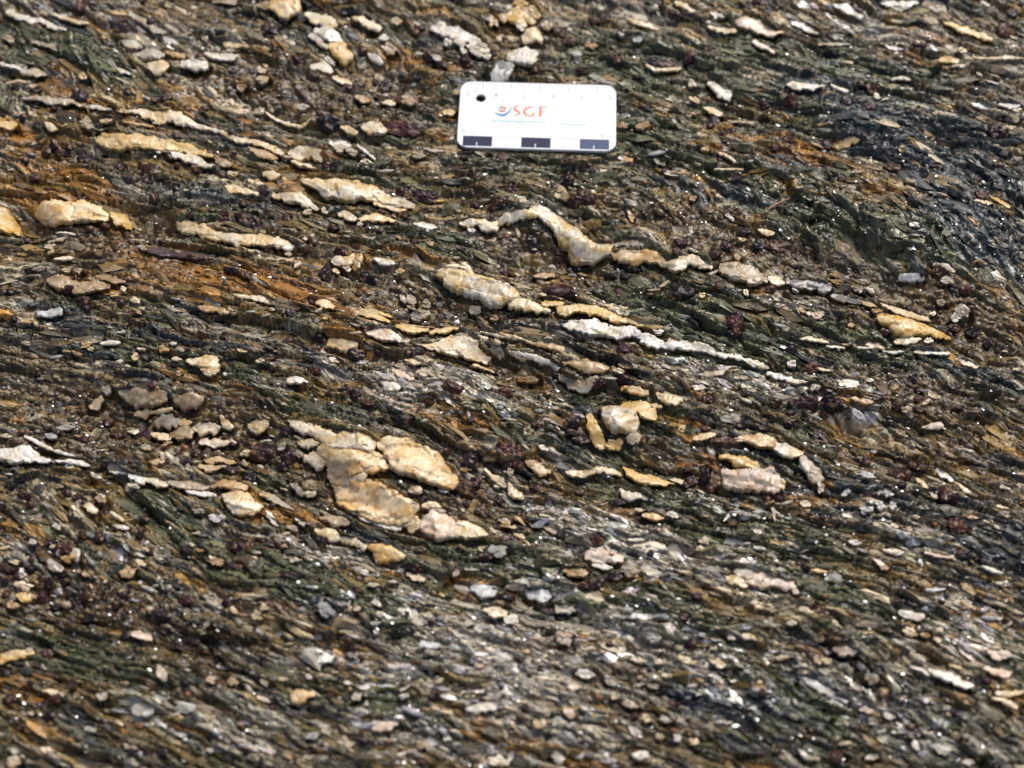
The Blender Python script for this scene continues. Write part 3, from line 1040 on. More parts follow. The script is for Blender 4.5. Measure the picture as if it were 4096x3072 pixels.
# tabulated: how far a layer has dropped at (u, v)
DROP = np.cumsum(np.tan(np.radians(dip(gu, gv))), axis=1) * 20
DROP = (DROP - DROP[:, [int((2048 + 2600) / 20)]]).astype(np.float32)
WRAP = np.zeros(gu.shape, np.float32)
for kind, p in LENSES:
    wm = p[:, 2].max()
    if wm < 15 or len(p) < 2: continue
    i0, i1 = np.searchsorted(GU, (p[:, 0].min() - 6 * wm, p[:, 0].max() + 6 * wm)); j0, j1 = np.searchsorted(GV, (p[:, 1].min() - 6 * wm, p[:, 1].max() + 6 * wm))
    uu, vv = gu[j0:j1, i0:i1], gv[j0:j1, i0:i1]
    best = np.full(uu.shape, 1e9); sd = np.zeros(uu.shape); ww = np.ones(uu.shape)
    for a, b in zip(p[:-1], p[1:]):
        dd = b[:2] - a[:2]; L = dd @ dd + 1e-9
        q = np.clip(((uu - a[0]) * dd[0] + (vv - a[1]) * dd[1]) / L, 0, 1)
        ds = np.hypot(uu - a[0] - q * dd[0], vv - a[1] - q * dd[1]); nr = ds < best
        best = np.where(nr, ds, best); sd = np.where(nr, vv - a[1] - q * dd[1], sd); ww = np.where(nr, a[2] + q * (b[2] - a[2]), ww)
    WRAP[j0:j1, i0:i1] -= .62 * ww * np.tanh(sd / (ww + 4)) * np.exp(-np.maximum(best - ww, 0) / (1.6 * wm))
WRAP = np.clip(WRAP, -45, 45)
def foliation(u, v):
    """along-layer and across-layer coordinates, photo pixels"""
    ph = v - bil(DROP, u, v) + bil(WRAP, u, v)
    ph = ph + 52 * fbm(u / 420 + 2, v / 260, 31, 3) + 22 * fbm(u / 110, v / 70 + 9, 37, 3)
    ph = ph + 26 * fbm(ph / 90, u / 900, 43, 2)
    return u + .3 * v + 10 * fbm(u / 60, v / 40, 41, 2), ph

Z_GREEN = [(1800,940,250,70),(2700,1220,290,110),(2600,590,330,90),(3350,260,480,100),(3300,880,430,100),(3500,1400,330,80),(1500,660,220,60),(400,260,260,90),
           (1950,680,250,50),(600,1390,260,60),(1300,1640,260,70),(2500,1600,220,70),(2600,1950,250,70),(700,2050,170,60),(300,2640,220,90),(1300,2370,420,90),
           (3300,2360,330,100),(1500,2800,330,90),(3250,2830,330,130),(1900,2180,260,70),(3000,1340,220,90),(3100,2160,330,120),(2750,2480,260,90),(3100,1850,200,80),
           (2700,300,420,110),(2300,700,300,70),(2450,1750,220,60),(1900,1650,200,60),(2200,2250,260,70)]
Z_RUST = [(250,800,330,90,1.1),(110,560,200,80,1),(260,690,210,50,.9),(850,1090,330,70,1.3),(560,1030,160,50,1),(1090,1110,150,60,1.2),(1310,1215,130,50,1.3),(1380,1380,110,50,1.5),
          (1600,1240,330,30,.6),(2300,1660,130,50,1.0),(1950,1720,320,60,.6),(2860,1850,160,70,1.0),(700,610,140,50,.8),(1310,720,110,40,.8),(400,420,140,40,.8),(950,1560,260,50,.8),
          (3200,600,330,40,.7),(2600,640,330,30,.6),(1700,1005,160,35,1.0),(3250,2020,170,50,.8),(1850,1640,220,50,.7),(1200,520,260,60,.4),(3000,1130,240,50,.6),(3500,760,280,40,.7),
          (700,1200,330,60,.5),(1500,1000,160,40,.6),(3300,780,150,40,.6),(400,100,200,60,.5),(1420,1330,200,50,.6)]
Z_PALE = [(1600,1560,160,70),(1900,1530,250,100),(1330,1430,110,50),(1620,1600,120,50),(2150,2320,130,60),(2300,2060,330,80),(2000,2560,420,130),(2620,2560,320,160),(480,2160,150,50),
          (2200,2920,330,120),(3300,2700,330,90),(3900,2520,220,130),(600,2840,130,70),(1300,2440,130,50),(1000,2950,230,60),(2050,2720,220,90),(1800,2500,160,70),(3550,110,330,60),
          (100,2280,160,90),(700,2420,220,80),(1250,2200,260,60),(3150,2300,200,90),(3700,2150,280,70),(3350,1550,300,70),(2450,2180,280,70),(2900,2750,260,80),(420,60,260,70),(1450,2650,260,80),
          (2900,1480,300,60),(3000,2050,200,60),(1700,2950,240,80),(3700,2950,260,80),(2650,2250,260,70)]
Z_BROWN = [(300,1620,350,110),(780,1680,260,110),(2180,1000,260,90),(1650,1190,260,70),(3450,1085,320,70),(480,990,260,55),(3850,1240,220,130),(520,1060,220,60),(1550,310,220,80),(1150,330,260,90),
           (2100,1460,220,70),(900,330,160,50),(3650,1570,330,100),(250,2360,330,120),(700,2460,260,100),(2620,800,330,50),(600,870,140,60),(1300,1900,160,80),(2900,1000,300,60),(120,1750,200,80),(1900,2000,200,60),(1750,1960,160,60)]
Z_SLATE = [(3600,420,420,160),(3850,720,330,220),(3500,560,220,80),(3900,950,330,130),(3950,2220,220,170),(3500,2870,420,160),(3350,1950,330,130),(1650,1210,200,60),(230,1260,130,40),(300,1700,110,50),
           (1150,320,110,50),(2850,2800,330,120),(2950,750,420,80),(3750,1450,300,80)]
PAL = dict(green=(.072, .076, .036), rust=(.34, .160, .022), pale=(.38, .34, .26), brown=(.050, .027, .009), slate=(.048, .056, .056), ochre=(.180, .118, .036), cream=(.56, .47, .31), dark=(.013, .011, .007))
PAL = {k: np.array(c, np.float32) for k, c in PAL.items()}

# ------------------------------------------------------------------ the rock face
def axis(lo, hi, step, far_lo, far_hi):
    a = np.arange(lo, hi, step); up = [hi]; s = step
    while up[-1] < far_hi: s *= 1.09; up.append(up[-1] + s)
    dn = [lo]; s = step
    while dn[-1] > far_lo: s *= 1.09; dn.append(dn[-1] - s)
    return np.concatenate([np.array(dn[1:])[::-1], a, up])
UA = axis(-140, 4236, 5.0, -2300, 6400); VA = axis(-120, 3200, 4.6, -2000, 4900)
U, V = np.meshgrid(UA, VA)
U = U.astype(np.float64); V = V.astype(np.float64)
S, PH = foliation(U, V)
base = macro(U, V)
gran = np.clip(blobs(U, V, Z_BROWN) * .9 + .6 * blobs(U, V, PITS8) / 3 + .5 * fbm(S / 300, PH / 70, 51, 2) - .35, 0, 1)
gran = np.clip(gran * 1.4, 0, 1)
hollow = np.clip(blobs(U, V, Z_BROWN), 0, 1)

f10, f20, c0, ox0, oy0 = worley(S / 430, PH / 92, 59)
f1a, f2a, ca, oxa, oya = worley(S / 170 + .3 * rnd(c0, 1), PH / 36 + .3 * rnd(c0, 2), 61)
f1b, f2b, cb, oxb, oyb = worley(S / 70 + .3 * rnd(ca, 1), PH / 16 + .3 * rnd(ca, 2), 67)
f1c, f2c, cc, oxc, oyc = worley(S / 33 + .5 * rnd(cb, 1), PH / 8.5 + .5 * rnd(cb, 2), 71)
f1g, f2g, cg, oxg, oyg = worley(U / 30 + .4 * rnd(ca, 5), V / 21, 73)
flake = 2.0 * (rnd(c0, 3) - .5) + 2.4 * oy0 * rnd(c0, 4) - 1.6 * (1 - smooth(0, .06, f20 - f10)) * (rnd(c0, 7) > .3)
flake = flake + 1.4 * (rnd(ca, 3) - .5) + 1.7 * oya * (.1 + rnd(ca, 4)) + .8 * oxa * (rnd(ca, 5) - .5)
flake = flake + .95 * ((rnd(cb, 3) - .5) + 1.1 * oyb * (.2 + rnd(cb, 4)) + .6 * oxb * (rnd(cb, 5) - .5))
flake = flake + .46 * ((rnd(cc, 3) - .5) + .9 * oyc)
flake = flake - 1.3 * (1 - smooth(0, .09, f2a - f1a)) * (rnd(ca, 7) > .3) - .7 * (1 - smooth(0, .13, f2b - f1b)) * (rnd(cb, 7) > .35)
grn = 1.2 * (rnd(cg, 3) - .5) + 1.0 * (.45 - f1g) - .3 * (1 - smooth(0, .12, f2g - f1g)) + .3 * (rnd(cc, 3) - .5)
rel = (flake * (1 - gran) + grn * gran) * 1e-3
rel = rel + .3e-3 * fbm(U / 9, V / 7, 81, 2)

# colour: each flake leans towards one mineral
def zone_weights(u, v, g):
    return {
     'green': 1.0 * blobs(u, v, Z_GREEN) + .34,
     'rust': .62 * blobs(u, v, Z_RUST) + .10,
     'pale': .75 * blobs(u, v, Z_PALE) + .14,
     'brown': .8 * blobs(u, v, Z_BROWN) + .24 + .4 * g,
     'slate': .95 * blobs(u, v, Z_SLATE) + .20,
     'ochre': np.full(np.shape(u), .44, np.float32),
     'dark': np.full(np.shape(u), .14, np.float32),
     'cream': .06 + .28 * blobs(u, v, Z_PALE)}
w = zone_weights(U, V, gran)
col = np.zeros(U.shape + (3,), np.float32); tot = np.zeros(U.shape, np.float32)
for k, (nm, wk) in enumerate(w.items()):
    e = wk + .75 * fbm(S / 420 + 7 * k, PH / 80, 91 + k, 3) + .35 * (rnd(c0, 10 + k) - .5) + .75 * (rnd(ca, 10 + k) - .5) + .50 * (rnd(cb, 10 + k) - .5) + .36 * (rnd(cc, 10 + k) - .5)
    e = np.exp(8.0 * e); col += e[..., None] * PAL[nm]; tot += e
col /= tot[..., None]
pg = PAL['pale'] * .9 + .1 * PAL['cream']
gcol = np.where((hollow < .35)[..., None] & (rnd(cg, 9) > .45)[..., None], np.where((rnd(cg, 8) > .6)[..., None], pg, col), np.where((rnd(cg, 8) > .88)[..., None], PAL['cream'] * .8, np.where((rnd(cg, 8) > .55)[..., None], PAL['ochre'] * 1.0, PAL['brown'] * .9)))
col = col * (1 - .6 * gran[..., None]) + gcol * .6 * gran[..., None]
val = (.66 + .68 * rnd(cb, 30)) * (.74 + .52 * rnd(cc, 31)) * (.85 + .3 * rnd(ca, 32))
col *= val[..., None]
rust_film = smooth(.60, .95, blobs(U, V, Z_RUST) * .72 + .9 * fbm(S / 130, PH / 12, 131, 3) + .12) * .6
col = col * (1 - rust_film[..., None]) + np.array([.27, .118, .016], np.float32) * (.4 + .9 * rnd(cc, 33))[..., None] * rust_film[..., None]

# the face steps back where a quartz body or a garnet sits in it
def raster(dist_fn, u0, u1, v0, v1):
    i0, i1 = np.searchsorted(UA, (u0, u1)); j0, j1 = np.searchsorted(VA, (v0, v1))
    if i1 <= i0 or j1 <= j0: return None
    sl = (slice(j0, j1), slice(i0, i1))
    return sl, dist_fn(U[sl], V[sl])
bed = np.zeros(U.shape, np.float32); moat = bed.copy(); lap = bed.copy()
ragged = fbm(S / 24, PH / 10, 141, 2)
for kind, p in LENSES:
    m = p[:, 2].max() + 30
    def dist(u, v, p=p):
        best = np.full(u.shape, 1e9)
        if len(p) == 1: return np.hypot(u - p[0, 0], v - p[0, 1]) - p[0, 2]
        for a, b in zip(p[:-1], p[1:]):
            d = b[:2] - a[:2]; L = d @ d + 1e-9
            t = np.clip(((u - a[0]) * d[0] + (v - a[1]) * d[1]) / L, 0, 1)
            best = np.minimum(best, np.hypot(u - a[0] - t * d[0], v - a[1] - t * d[1]) - (a[2] + t * (b[2] - a[2])))
        return best
    r = raster(dist, p[:, 0].min() - m, p[:, 0].max() + m, p[:, 1].min() - m, p[:, 1].max() + m)
    if r:
        bed[r[0]] = np.maximum(bed[r[0]], 1 - smooth(-min(14, .6 * p[:, 2].mean()), 0, r[1] + min(10, .45 * p[:, 2].mean()) * (.5 + ragged[r[0]])))
        k = min(1.0, p[:, 2].max() / 22)
        lap[r[0]] = np.maximum(lap[r[0]], k * (1 - smooth(-3, 16, dist(U[r[0]], V[r[0]] + 12 + 6 * k))))
        moat[r[0]] = np.maximum(moat[r[0]], k * (1 - smooth(-6, 12, dist(U[r[0]], V[r[0]] - 10 - 6 * k))))
for x, y, a, b in GARNETS:
    r = raster(lambda u, v: np.hypot((u - x) / a, (v - y) / b), x - a - 8, x + a + 8, y - b - 8, y + b + 8)
    if r: bed[r[0]] = np.maximum(bed[r[0]], 1 - smooth(.75, 1.12, r[1]))
lap = lap * (1 - bed) * (1 - moat)
Z = base + rel * (1 - bed) - .0004 - .0009 * bed - .0014 * moat + .0009 * lap


# the scale card lies on the face: nothing of the rock may stand through it
CARD_W, CARD_H, CARD_T = .0544, .0298, .0011
CARD_C = plane(2153, 456); CARD_A = math.radians(-2.11)
X, Y = plane(U, V)
def card_frame(x, y):
    c, s = math.cos(CARD_A), math.sin(CARD_A); dx = x - CARD_XY[0]; dy = y - CARD_XY[1]
    return dx * c + dy * s, -dx * s + dy * c
CARD_XY = (.0087759, .1100590)
lx, ly = card_frame(X, Y)
edge = np.maximum(np.abs(lx) - CARD_W / 2, np.abs(ly) - CARD_H / 2)
CARD_Z = float(np.percentile(Z[edge < 0], 80))
k = 1 - smooth(0, .006, edge)
Z = Z * (1 - k) + k * np.minimum(Z, CARD_Z - .0001 + .0004 * (rel / 1e-3) * 0)
Z = np.where(edge < .0012, np.minimum(Z, CARD_Z - .00015), Z)

mica = np.clip(smooth(.15, .9, blobs(U, V, Z_PALE) * .8 + .5 * blobs(U, V, Z_SLATE) + .35 * blobs(U, V, Z_GREEN) + .6 * fbm(S / 150, PH / 40, 151, 2) + .25), 0, 1) * (rnd(cc, 41) > .45) * (.4 + .6 * rnd(cc, 42))
mica = mica * (1 - .6 * hollow)
nv, nu = U.shape
idx = np.arange(nu * nv, dtype=np.int32).reshape(nv, nu)
quads = np.stack([idx[1:, :-1], idx[1:, 1:], idx[:-1, 1:], idx[:-1, :-1]], -1).reshape(-1, 4)
rock = add_mesh('rock_face', np.stack([X, Y, Z], -1).reshape(-1, 3), quads, M_ROCK, col=col.reshape(-1, 3),
                mica=mica, flow=np.stack([S / 40, PH / 11, .2 * rnd(cb, 50)], -1).reshape(-1, 3))
rock['kind'] = 'structure'; rock['category'] = 'rock'
rock['label'] = 'weathered brown and green mica schist with quartz lenses and dark garnets'
def rock_z(u, v):
    i = np.clip(np.searchsorted(UA, u) - 1, 0, nu - 2); j = np.clip(np.searchsorted(VA, v) - 1, 0, nv - 2)
    fx = np.clip((u - UA[i]) / (UA[i + 1] - UA[i]), 0, 1); fy = np.clip((v - VA[j]) / (VA[j + 1] - VA[j]), 0, 1)
    return (Z[j, i] * (1 - fx) + Z[j, i + 1] * fx) * (1 - fy) + (Z[j + 1, i] * (1 - fx) + Z[j + 1, i + 1] * fx) * fy

# ------------------------------------------------------------------ mica flakes: thin broken plates shingled along the foliation
def grid_at(tab, u, v):
    i = np.clip(np.searchsorted(UA, u), 0, nu - 1); j = np.clip(np.searchsorted(VA, v), 0, nv - 1)
    return tab[j, i]
def plates(n, a_rng, b_rng, th_rng, keep_gran, up, silver=False):
    uc = RNG.uniform(-150, 4250, n); vc = RNG.uniform(-150, 3220, n)
    g = grid_at(gran, uc, vc); hol = grid_at(hollow, uc, vc)
    ok = (grid_at(bed, uc, vc) < RNG.uniform(.1, .5, n)) & (RNG.random(n) > hol * (1 - keep_gran)) & (grid_at(edge, uc, vc) > .0012)
    if silver: ok &= RNG.random(len(ok)) < np.clip(blobs(uc, vc, Z_PALE) * 1.1 - .15, 0, 1)
    uc, vc, g, hol = uc[ok], vc[ok], g[ok], hol[ok]; n = len(uc)
    s, ph = foliation(uc, vc)
    gx = (foliation(uc + 5, vc)[1] - foliation(uc - 5, vc)[1]) / 10; gy = (foliation(uc, vc + 5)[1] - foliation(uc, vc - 5)[1]) / 10
    gl = np.hypot(gx, gy) + 1e-6; sg = np.where(gy < 0, -1, 1)
    an = np.clip(np.arctan2(-gx * sg, gy * sg), np.radians(dip(uc, vc)) - .38, np.radians(dip(uc, vc)) + .38) + RNG.normal(0, .10 + .25 * g, n)
    dx, dy = np.cos(an), np.sin(an)
    a = np.exp(RNG.uniform(math.log(a_rng[0]), math.log(a_rng[1]), n)) * (1 - .45 * g); b = a * RNG.uniform(*b_rng, n) * (1 + .9 * g)
    K = 8; th = np.arange(K) * 2 * math.pi / K
    th = th[None] + RNG.uniform(-.22, .22, (n, K))
    jr = RNG.uniform(.68, 1.22, (n, K))
    xl = a[:, None] * np.cos(th) * jr; yl = b[:, None] * np.sign(np.sin(th)) * np.abs(np.sin(th)) ** .8 * jr
    xl = np.concatenate([xl, np.zeros((n, 1))], 1); yl = np.concatenate([yl, np.zeros((n, 1))], 1)
    bow = RNG.normal(0, .12, n)[:, None] * b[:, None] * (xl / a[:, None]) ** 2
    yl = yl + bow
    u = uc[:, None] + xl * dx[:, None] - yl * dy[:, None]; v = vc[:, None] + xl * dy[:, None] + yl * dx[:, None]
    off = RNG.normal(0, .16e-3, n) + up
    slv = (RNG.gamma(2.2, .10, n) - .05)[:, None]; slu = RNG.normal(0, .07, n)[:, None]
    z = .55 * rock_z(u.ravel(), v.ravel()).reshape(u.shape) + .45 * rock_z(uc, vc)[:, None] + .45 * (macro(u, v) - macro(uc, vc)[:, None]) + off[:, None] + (yl * slv + xl * slu) * PX
    z[:, -1] += RNG.uniform(0, .12, n) * b * PX                      # a slight dome
    t_ = RNG.uniform(*th_rng, n)[:, None]
    zb = z[:, :K] - t_
    inx = RNG.uniform(.72, .92, n)[:, None]
    ub = uc[:, None] + (u[:, :K] - uc[:, None]) * inx; vb = vc[:, None] + (v[:, :K] - vc[:, None]) * inx
    uu = np.concatenate([u, ub], 1); vv = np.concatenate([v, vb], 1); zz = np.concatenate([z, zb], 1); m = 2 * K + 1
    k = np.arange(K); k2 = (k + 1) % K
    top = np.stack([np.full(K, K), k2, k], -1); s1 = np.stack([k, k2, K + 1 + k], -1); s2 = np.stack([k2, K + 1 + k2, K + 1 + k], -1)
    f = np.concatenate([top, s1, s2])
    f = (f[None] + (np.arange(n) * m)[:, None, None]).reshape(-1, 3)
    cs = grid_at(col, uc, vc) * RNG.uniform(.6, 1.4, (n, 1))
    oth = RNG.random(n)[:, None]
    cs = np.where(oth < .025, PAL['pale'], np.where(oth < .045, PAL['cream'] * .85, np.where(oth < .14, PAL['dark'], np.where(oth < .20, PAL['ochre'], cs))))
    if silver: cs = np.array([.50, .48, .44]) * RNG.uniform(.55, 1.25, (n, 1)) * (1 + RNG.normal(0, .04, (n, 3)))
    cc_ = np.repeat(cs, m, 0)
    s2_, ph2 = foliation(uu.ravel(), vv.ravel())
    film = smooth(.60, .95, blobs(uu.ravel(), vv.ravel(), Z_RUST) * .72 + .9 * fbm(s2_ / 130, ph2 / 12, 131, 3) + .12)[:, None] * .6
    cc_ = cc_ * (1 - film) + np.array([.27, .118, .016], np.float32) * np.repeat(RNG.uniform(.4, 1.3, (n, 1)), m, 0) * film
    mi = np.clip(smooth(.1, .9, blobs(uc, vc, Z_PALE) * .8 + .5 * blobs(uc, vc, Z_SLATE) + .35 * blobs(uc, vc, Z_GREEN) + .3), 0, 1) * (1 - .6 * hol) * RNG.random(n) ** 2.5
    if silver: mi = RNG.uniform(.2, 1, n)
    X_, Y_ = plane(uu, vv)
    return np.stack([X_, Y_, zz], -1).reshape(-1, 3), f, cc_, np.stack([s2_ / 40, ph2 / 11, np.repeat(RNG.random(n), m)], -1), np.repeat(mi, m)
def plate_part(name, *arg, silver=False):
    P3, f, c, fl, mi = plates(*arg, silver)
    o = add_mesh(name, P3, f, M_ROCK, rock, c, smooth_shade=False, flow=fl, mica=mi); o['kind'] = 'stuff'
plate_part('schist_sheets', 4200, (30, 80), (.18, .38), (.0002, .0005), .1, .0)
plate_part('schist_flakes', 13500, (14, 44), (.18, .42), (.00016, .0004), .3, .0001)
plate_part('mica_sheets', 9000, (14, 48), (.25, .55), (.00015, .0004), .2, .00025, silver=True)
plate_part('schist_chips', 15000, (6, 18), (.25, .6), (.00012, .0003), .7, .0002)

# ------------------------------------------------------------------ quartz bodies in the schist
import bmesh
def ico(sub):
    bm = bmesh.new(); bmesh.ops.create_icosphere(bm, subdivisions=sub, radius=1)
    v = np.array([x.co[:] for x in bm.verts]); f = np.array([[x.index for x in fc.verts] for fc in bm.faces]); bm.free()
    return v, f
ICO3, F3 = ico(3); ICO2, F2_ = ico(2); ICO1, F1_ = ico(1)
def crystal(verts, seed, nf=15, sharp=1.0):
    g = np.random.default_rng(seed)
    n = g.normal(size=(nf, 3)); n /= np.linalg.norm(n, axis=1)[:, None]
    d = .74 + .26 * g.random(nf)
    dots = np.maximum(verts @ n.T, 1e-3)
    r = np.minimum((d[None] / dots).min(1), 1.12)
    return verts * r[:, None]
QC = dict(w=((.72, .69, .63), (.58, .50, .36)), c=((.70, .60, .44), (.58, .42, .20)), y=((.66, .50, .26), (.56, .33, .08)),
          o=((.72, .57, .36), (.62, .38, .14)), g=((.46, .42, .35), (.38, .29, .17)), b=((.40, .31, .20), (.28, .18, .08)),
          t=((.48, .36, .22), (.40, .24, .09)), x=((.64, .59, .48), (.62, .44, .18)), p=((.68, .57, .46), (.56, .40, .26)),
          l=((.52, .53, .53), (.42, .40, .36)), s=((.13, .125, .12), (.14, .11, .08)), k=((.05, .030, .032), (.09, .055, .050)))
def resample(p, step):
    if len(p) == 1:
        p = np.array([[p[0, 0] - p[0, 2] * .55, p[0, 1] - p[0, 2] * .12, p[0, 2] * .75], [p[0, 0], p[0, 1], p[0, 2]], [p[0, 0] + p[0, 2] * .55, p[0, 1] + p[0, 2] * .14, p[0, 2] * .75]])
    q = [p[0].copy()]
    d0 = p[1, :2] - p[0, :2]; d0 /= np.hypot(*d0) + 1e-9; e = p[0].copy(); e[:2] -= d0 * p[0, 2] * .5; e[2] *= .6; q.insert(0, e)
    q += [r for r in p[1:]]
    d1 = p[-1, :2] - p[-2, :2]; d1 /= np.hypot(*d1) + 1e-9; e = p[-1].copy(); e[:2] += d1 * p[-1, 2] * .5; e[2] *= .6; q.append(e)
    q = np.array(q)
    s = np.concatenate([[0], np.cumsum(np.hypot(*np.diff(q[:, :2], axis=0).T))])
    n = max(7, int(s[-1] / step)); t = np.linspace(0, s[-1], n)
    r = np.stack([np.interp(t, s, q[:, c]) for c in range(3)], 1)
    for _ in range(2):
        r[1:-1] = .25 * r[:-2] + .5 * r[1:-1] + .25 * r[2:]
    return r, t
def body(p, seed, step=5.0, flat=.62, lift=.12, lump=1.0, few=False):
    """closed lumpy body along the line p; returns u, v, height above the large relief (m), faces"""
    r, t = resample(p, step)
    n = len(r); wmax = r[:, 2].max()
    m = int(np.clip(2 * math.pi * wmax / 5.2, 10, 60)); m += m % 2
    d = np.gradient(r[:, :2], axis=0); d /= np.hypot(d[:, 0], d[:, 1])[:, None] + 1e-9
    nrm = np.stack([-d[:, 1], d[:, 0]], 1)
    a = np.arange(m) * 2 * math.pi / m
    ca_, sa_ = np.cos(a), np.sin(a)
    e = .5
    k1 = lump * min(.55, 14 / wmax); k2 = lump * min(.40, 5 / wmax)
    near = (ca_[None, :] * nrm[:, 1][:, None]) > 0                 # the side towards the foot of the face is the broken, steep one
    cx = np.sign(ca_) * np.abs(ca_) ** .7
    sz = np.where(near, np.sign(sa_)[None] * np.abs(sa_)[None] ** .42, np.sign(sa_)[None] * np.abs(sa_)[None] ** .8)
    j1 = 1 + k1 * (vnoise(t / 34, t * 0 + seed, 301) - .5) + k2 * (vnoise(t / 11, t * 0 + seed, 303) - .5)
    j2 = 1 + k1 * (vnoise(t / 34, t * 0 + seed, 305) - .5) + k2 * (vnoise(t / 11, t * 0 + seed, 307) - .5)
    side = np.where(cx[None, :] > 0, j1[:, None], j2[:, None])
    W = r[:, 2][:, None] * side
    u = r[:, 0][:, None] + nrm[:, 0][:, None] * cx[None, :] * W
    v = r[:, 1][:, None] + nrm[:, 1][:, None] * cx[None, :] * W
    # stepped, broken outline: whole chips are missing or stand out
    B1, B2, bc, bx_, by_ = worley((u + 700 * seed) / 19, v / 15, 331)
    D1, D2, dc, dx_, dy_ = worley((u + 300 * seed) / 8.5, v / 7, 333)
    push = ((rnd(bc, 1) - .55) * min(9., .42 * wmax) + (rnd(dc, 1) - .5) * min(4.5, .25 * wmax)) * lump
    rim = np.abs(cx)[None, :] ** 2 * np.sign(cx)[None, :]
    u = u + nrm[:, 0][:, None] * rim * push; v = v + nrm[:, 1][:, None] * rim * push
    endw = np.exp(-t / (wmax * .7))[:, None]; endz = np.exp(-(t[-1] - t) / (wmax * .7))[:, None]
    u = u + (endz * d[:, :1] - endw * d[:, :1]) * push; v = v + (endz * d[:, 1:] - endw * d[:, 1:]) * push
    hb = np.minimum(.0019, np.maximum(.0005, flat * r[:, 2] * PX * 1.1))[:, None] * np.ones((1, m))
    z = hb * sz + lift * hb + (.0001 if few else -.0001) + .30 * hb * (cx[None, :] * nrm[:, 1][:, None])
    # blocky fracture faces
    sc = max(10., min(40., wmax * .9))
    wu = 6 * fbm(u / 20, v / 20 + seed, 321, 2); F1, F2, c, ox, oy = worley((u + wu + .35 * v + 900 * seed) / (sc * 1.7), (v + wu - .25 * u) / sc, 311)
    fac = (rnd(c, 1) - .5) * .75 + ox * (rnd(c, 2) - .5) * 1.3 + oy * (rnd(c, 3) - .35) * 1.3 - .8 * (1 - smooth(0, .06, F2 - F1)) * (rnd(c, 6) > .4)
    G1, G2, c2, gx, gy = worley((u + 500 * seed) / 11, v / 8.5, 317)
    fin = (rnd(c2, 1) - .5) * .5 + (gy * (rnd(c2, 2) - .3)) * .8 - .25 * (1 - smooth(0, .12, G2 - G1))
    top = smooth(-.2, .6, sz)
    z = z + top * (fac * .62 * hb * lump + fin * .00020 * lump * np.minimum(1, hb / .0016 + .3))
    idx = np.arange(n * m).reshape(n, m)
    f = np.stack([idx[:-1], np.roll(idx[:-1], -1, 1), np.roll(idx[1:], -1, 1), idx[1:]], -1).reshape(-1, 4)
    uu = np.concatenate([u.ravel(), [r[0, 0], r[-1, 0]]]); vv = np.concatenate([v.ravel(), [r[0, 1], r[-1, 1]]])
    zz = np.concatenate([z.ravel(), [.0002, .0002]])
    i0, i1 = n * m, n * m + 1
    c0 = np.stack([np.full(m, i0), np.roll(idx[0], -1), idx[0]], -1); c1 = np.stack([np.full(m, i1), idx[-1], np.roll(idx[-1], -1)], -1)
    ids = np.concatenate([c2.ravel(), [0, 0]]); idb = np.concatenate([c.ravel(), [0, 0]])
    return uu, vv, zz, [f, np.concatenate([c0, c1])], ids, idb, np.concatenate([(np.abs(cx)[None, :] ** 4 * np.ones((n, 1))).ravel(), [1, 1]])
def lens_colour(kind, u, v, seed, ids, idb, rim):
    a, b = (np.array(c, np.float32) for c in QC[kind])
    t = np.clip(.36 + 1.3 * fbm(u / 46 + seed * 3.3, v / 26, 401, 3) + .4 * rim, 0, 1)[:, None]
    c = a * (1 - t) + b * t
    c = c * (.80 + .34 * rnd(ids, 9) )[:, None] * (.88 + .24 * rnd(idb, 8))[:, None]
    spot = smooth(.55, .8, fbm(u / 14 + seed, v / 11, 411, 2))[:, None]
    return c * (1 - .4 * spot) + np.array([.20, .12, .05], np.float32) * .4 * spot
def to_world(u, v, h):
    z = macro(u, v) + h
    x, y = plane(u, v, 0.0)
    return np.stack([x, y, z], -1)
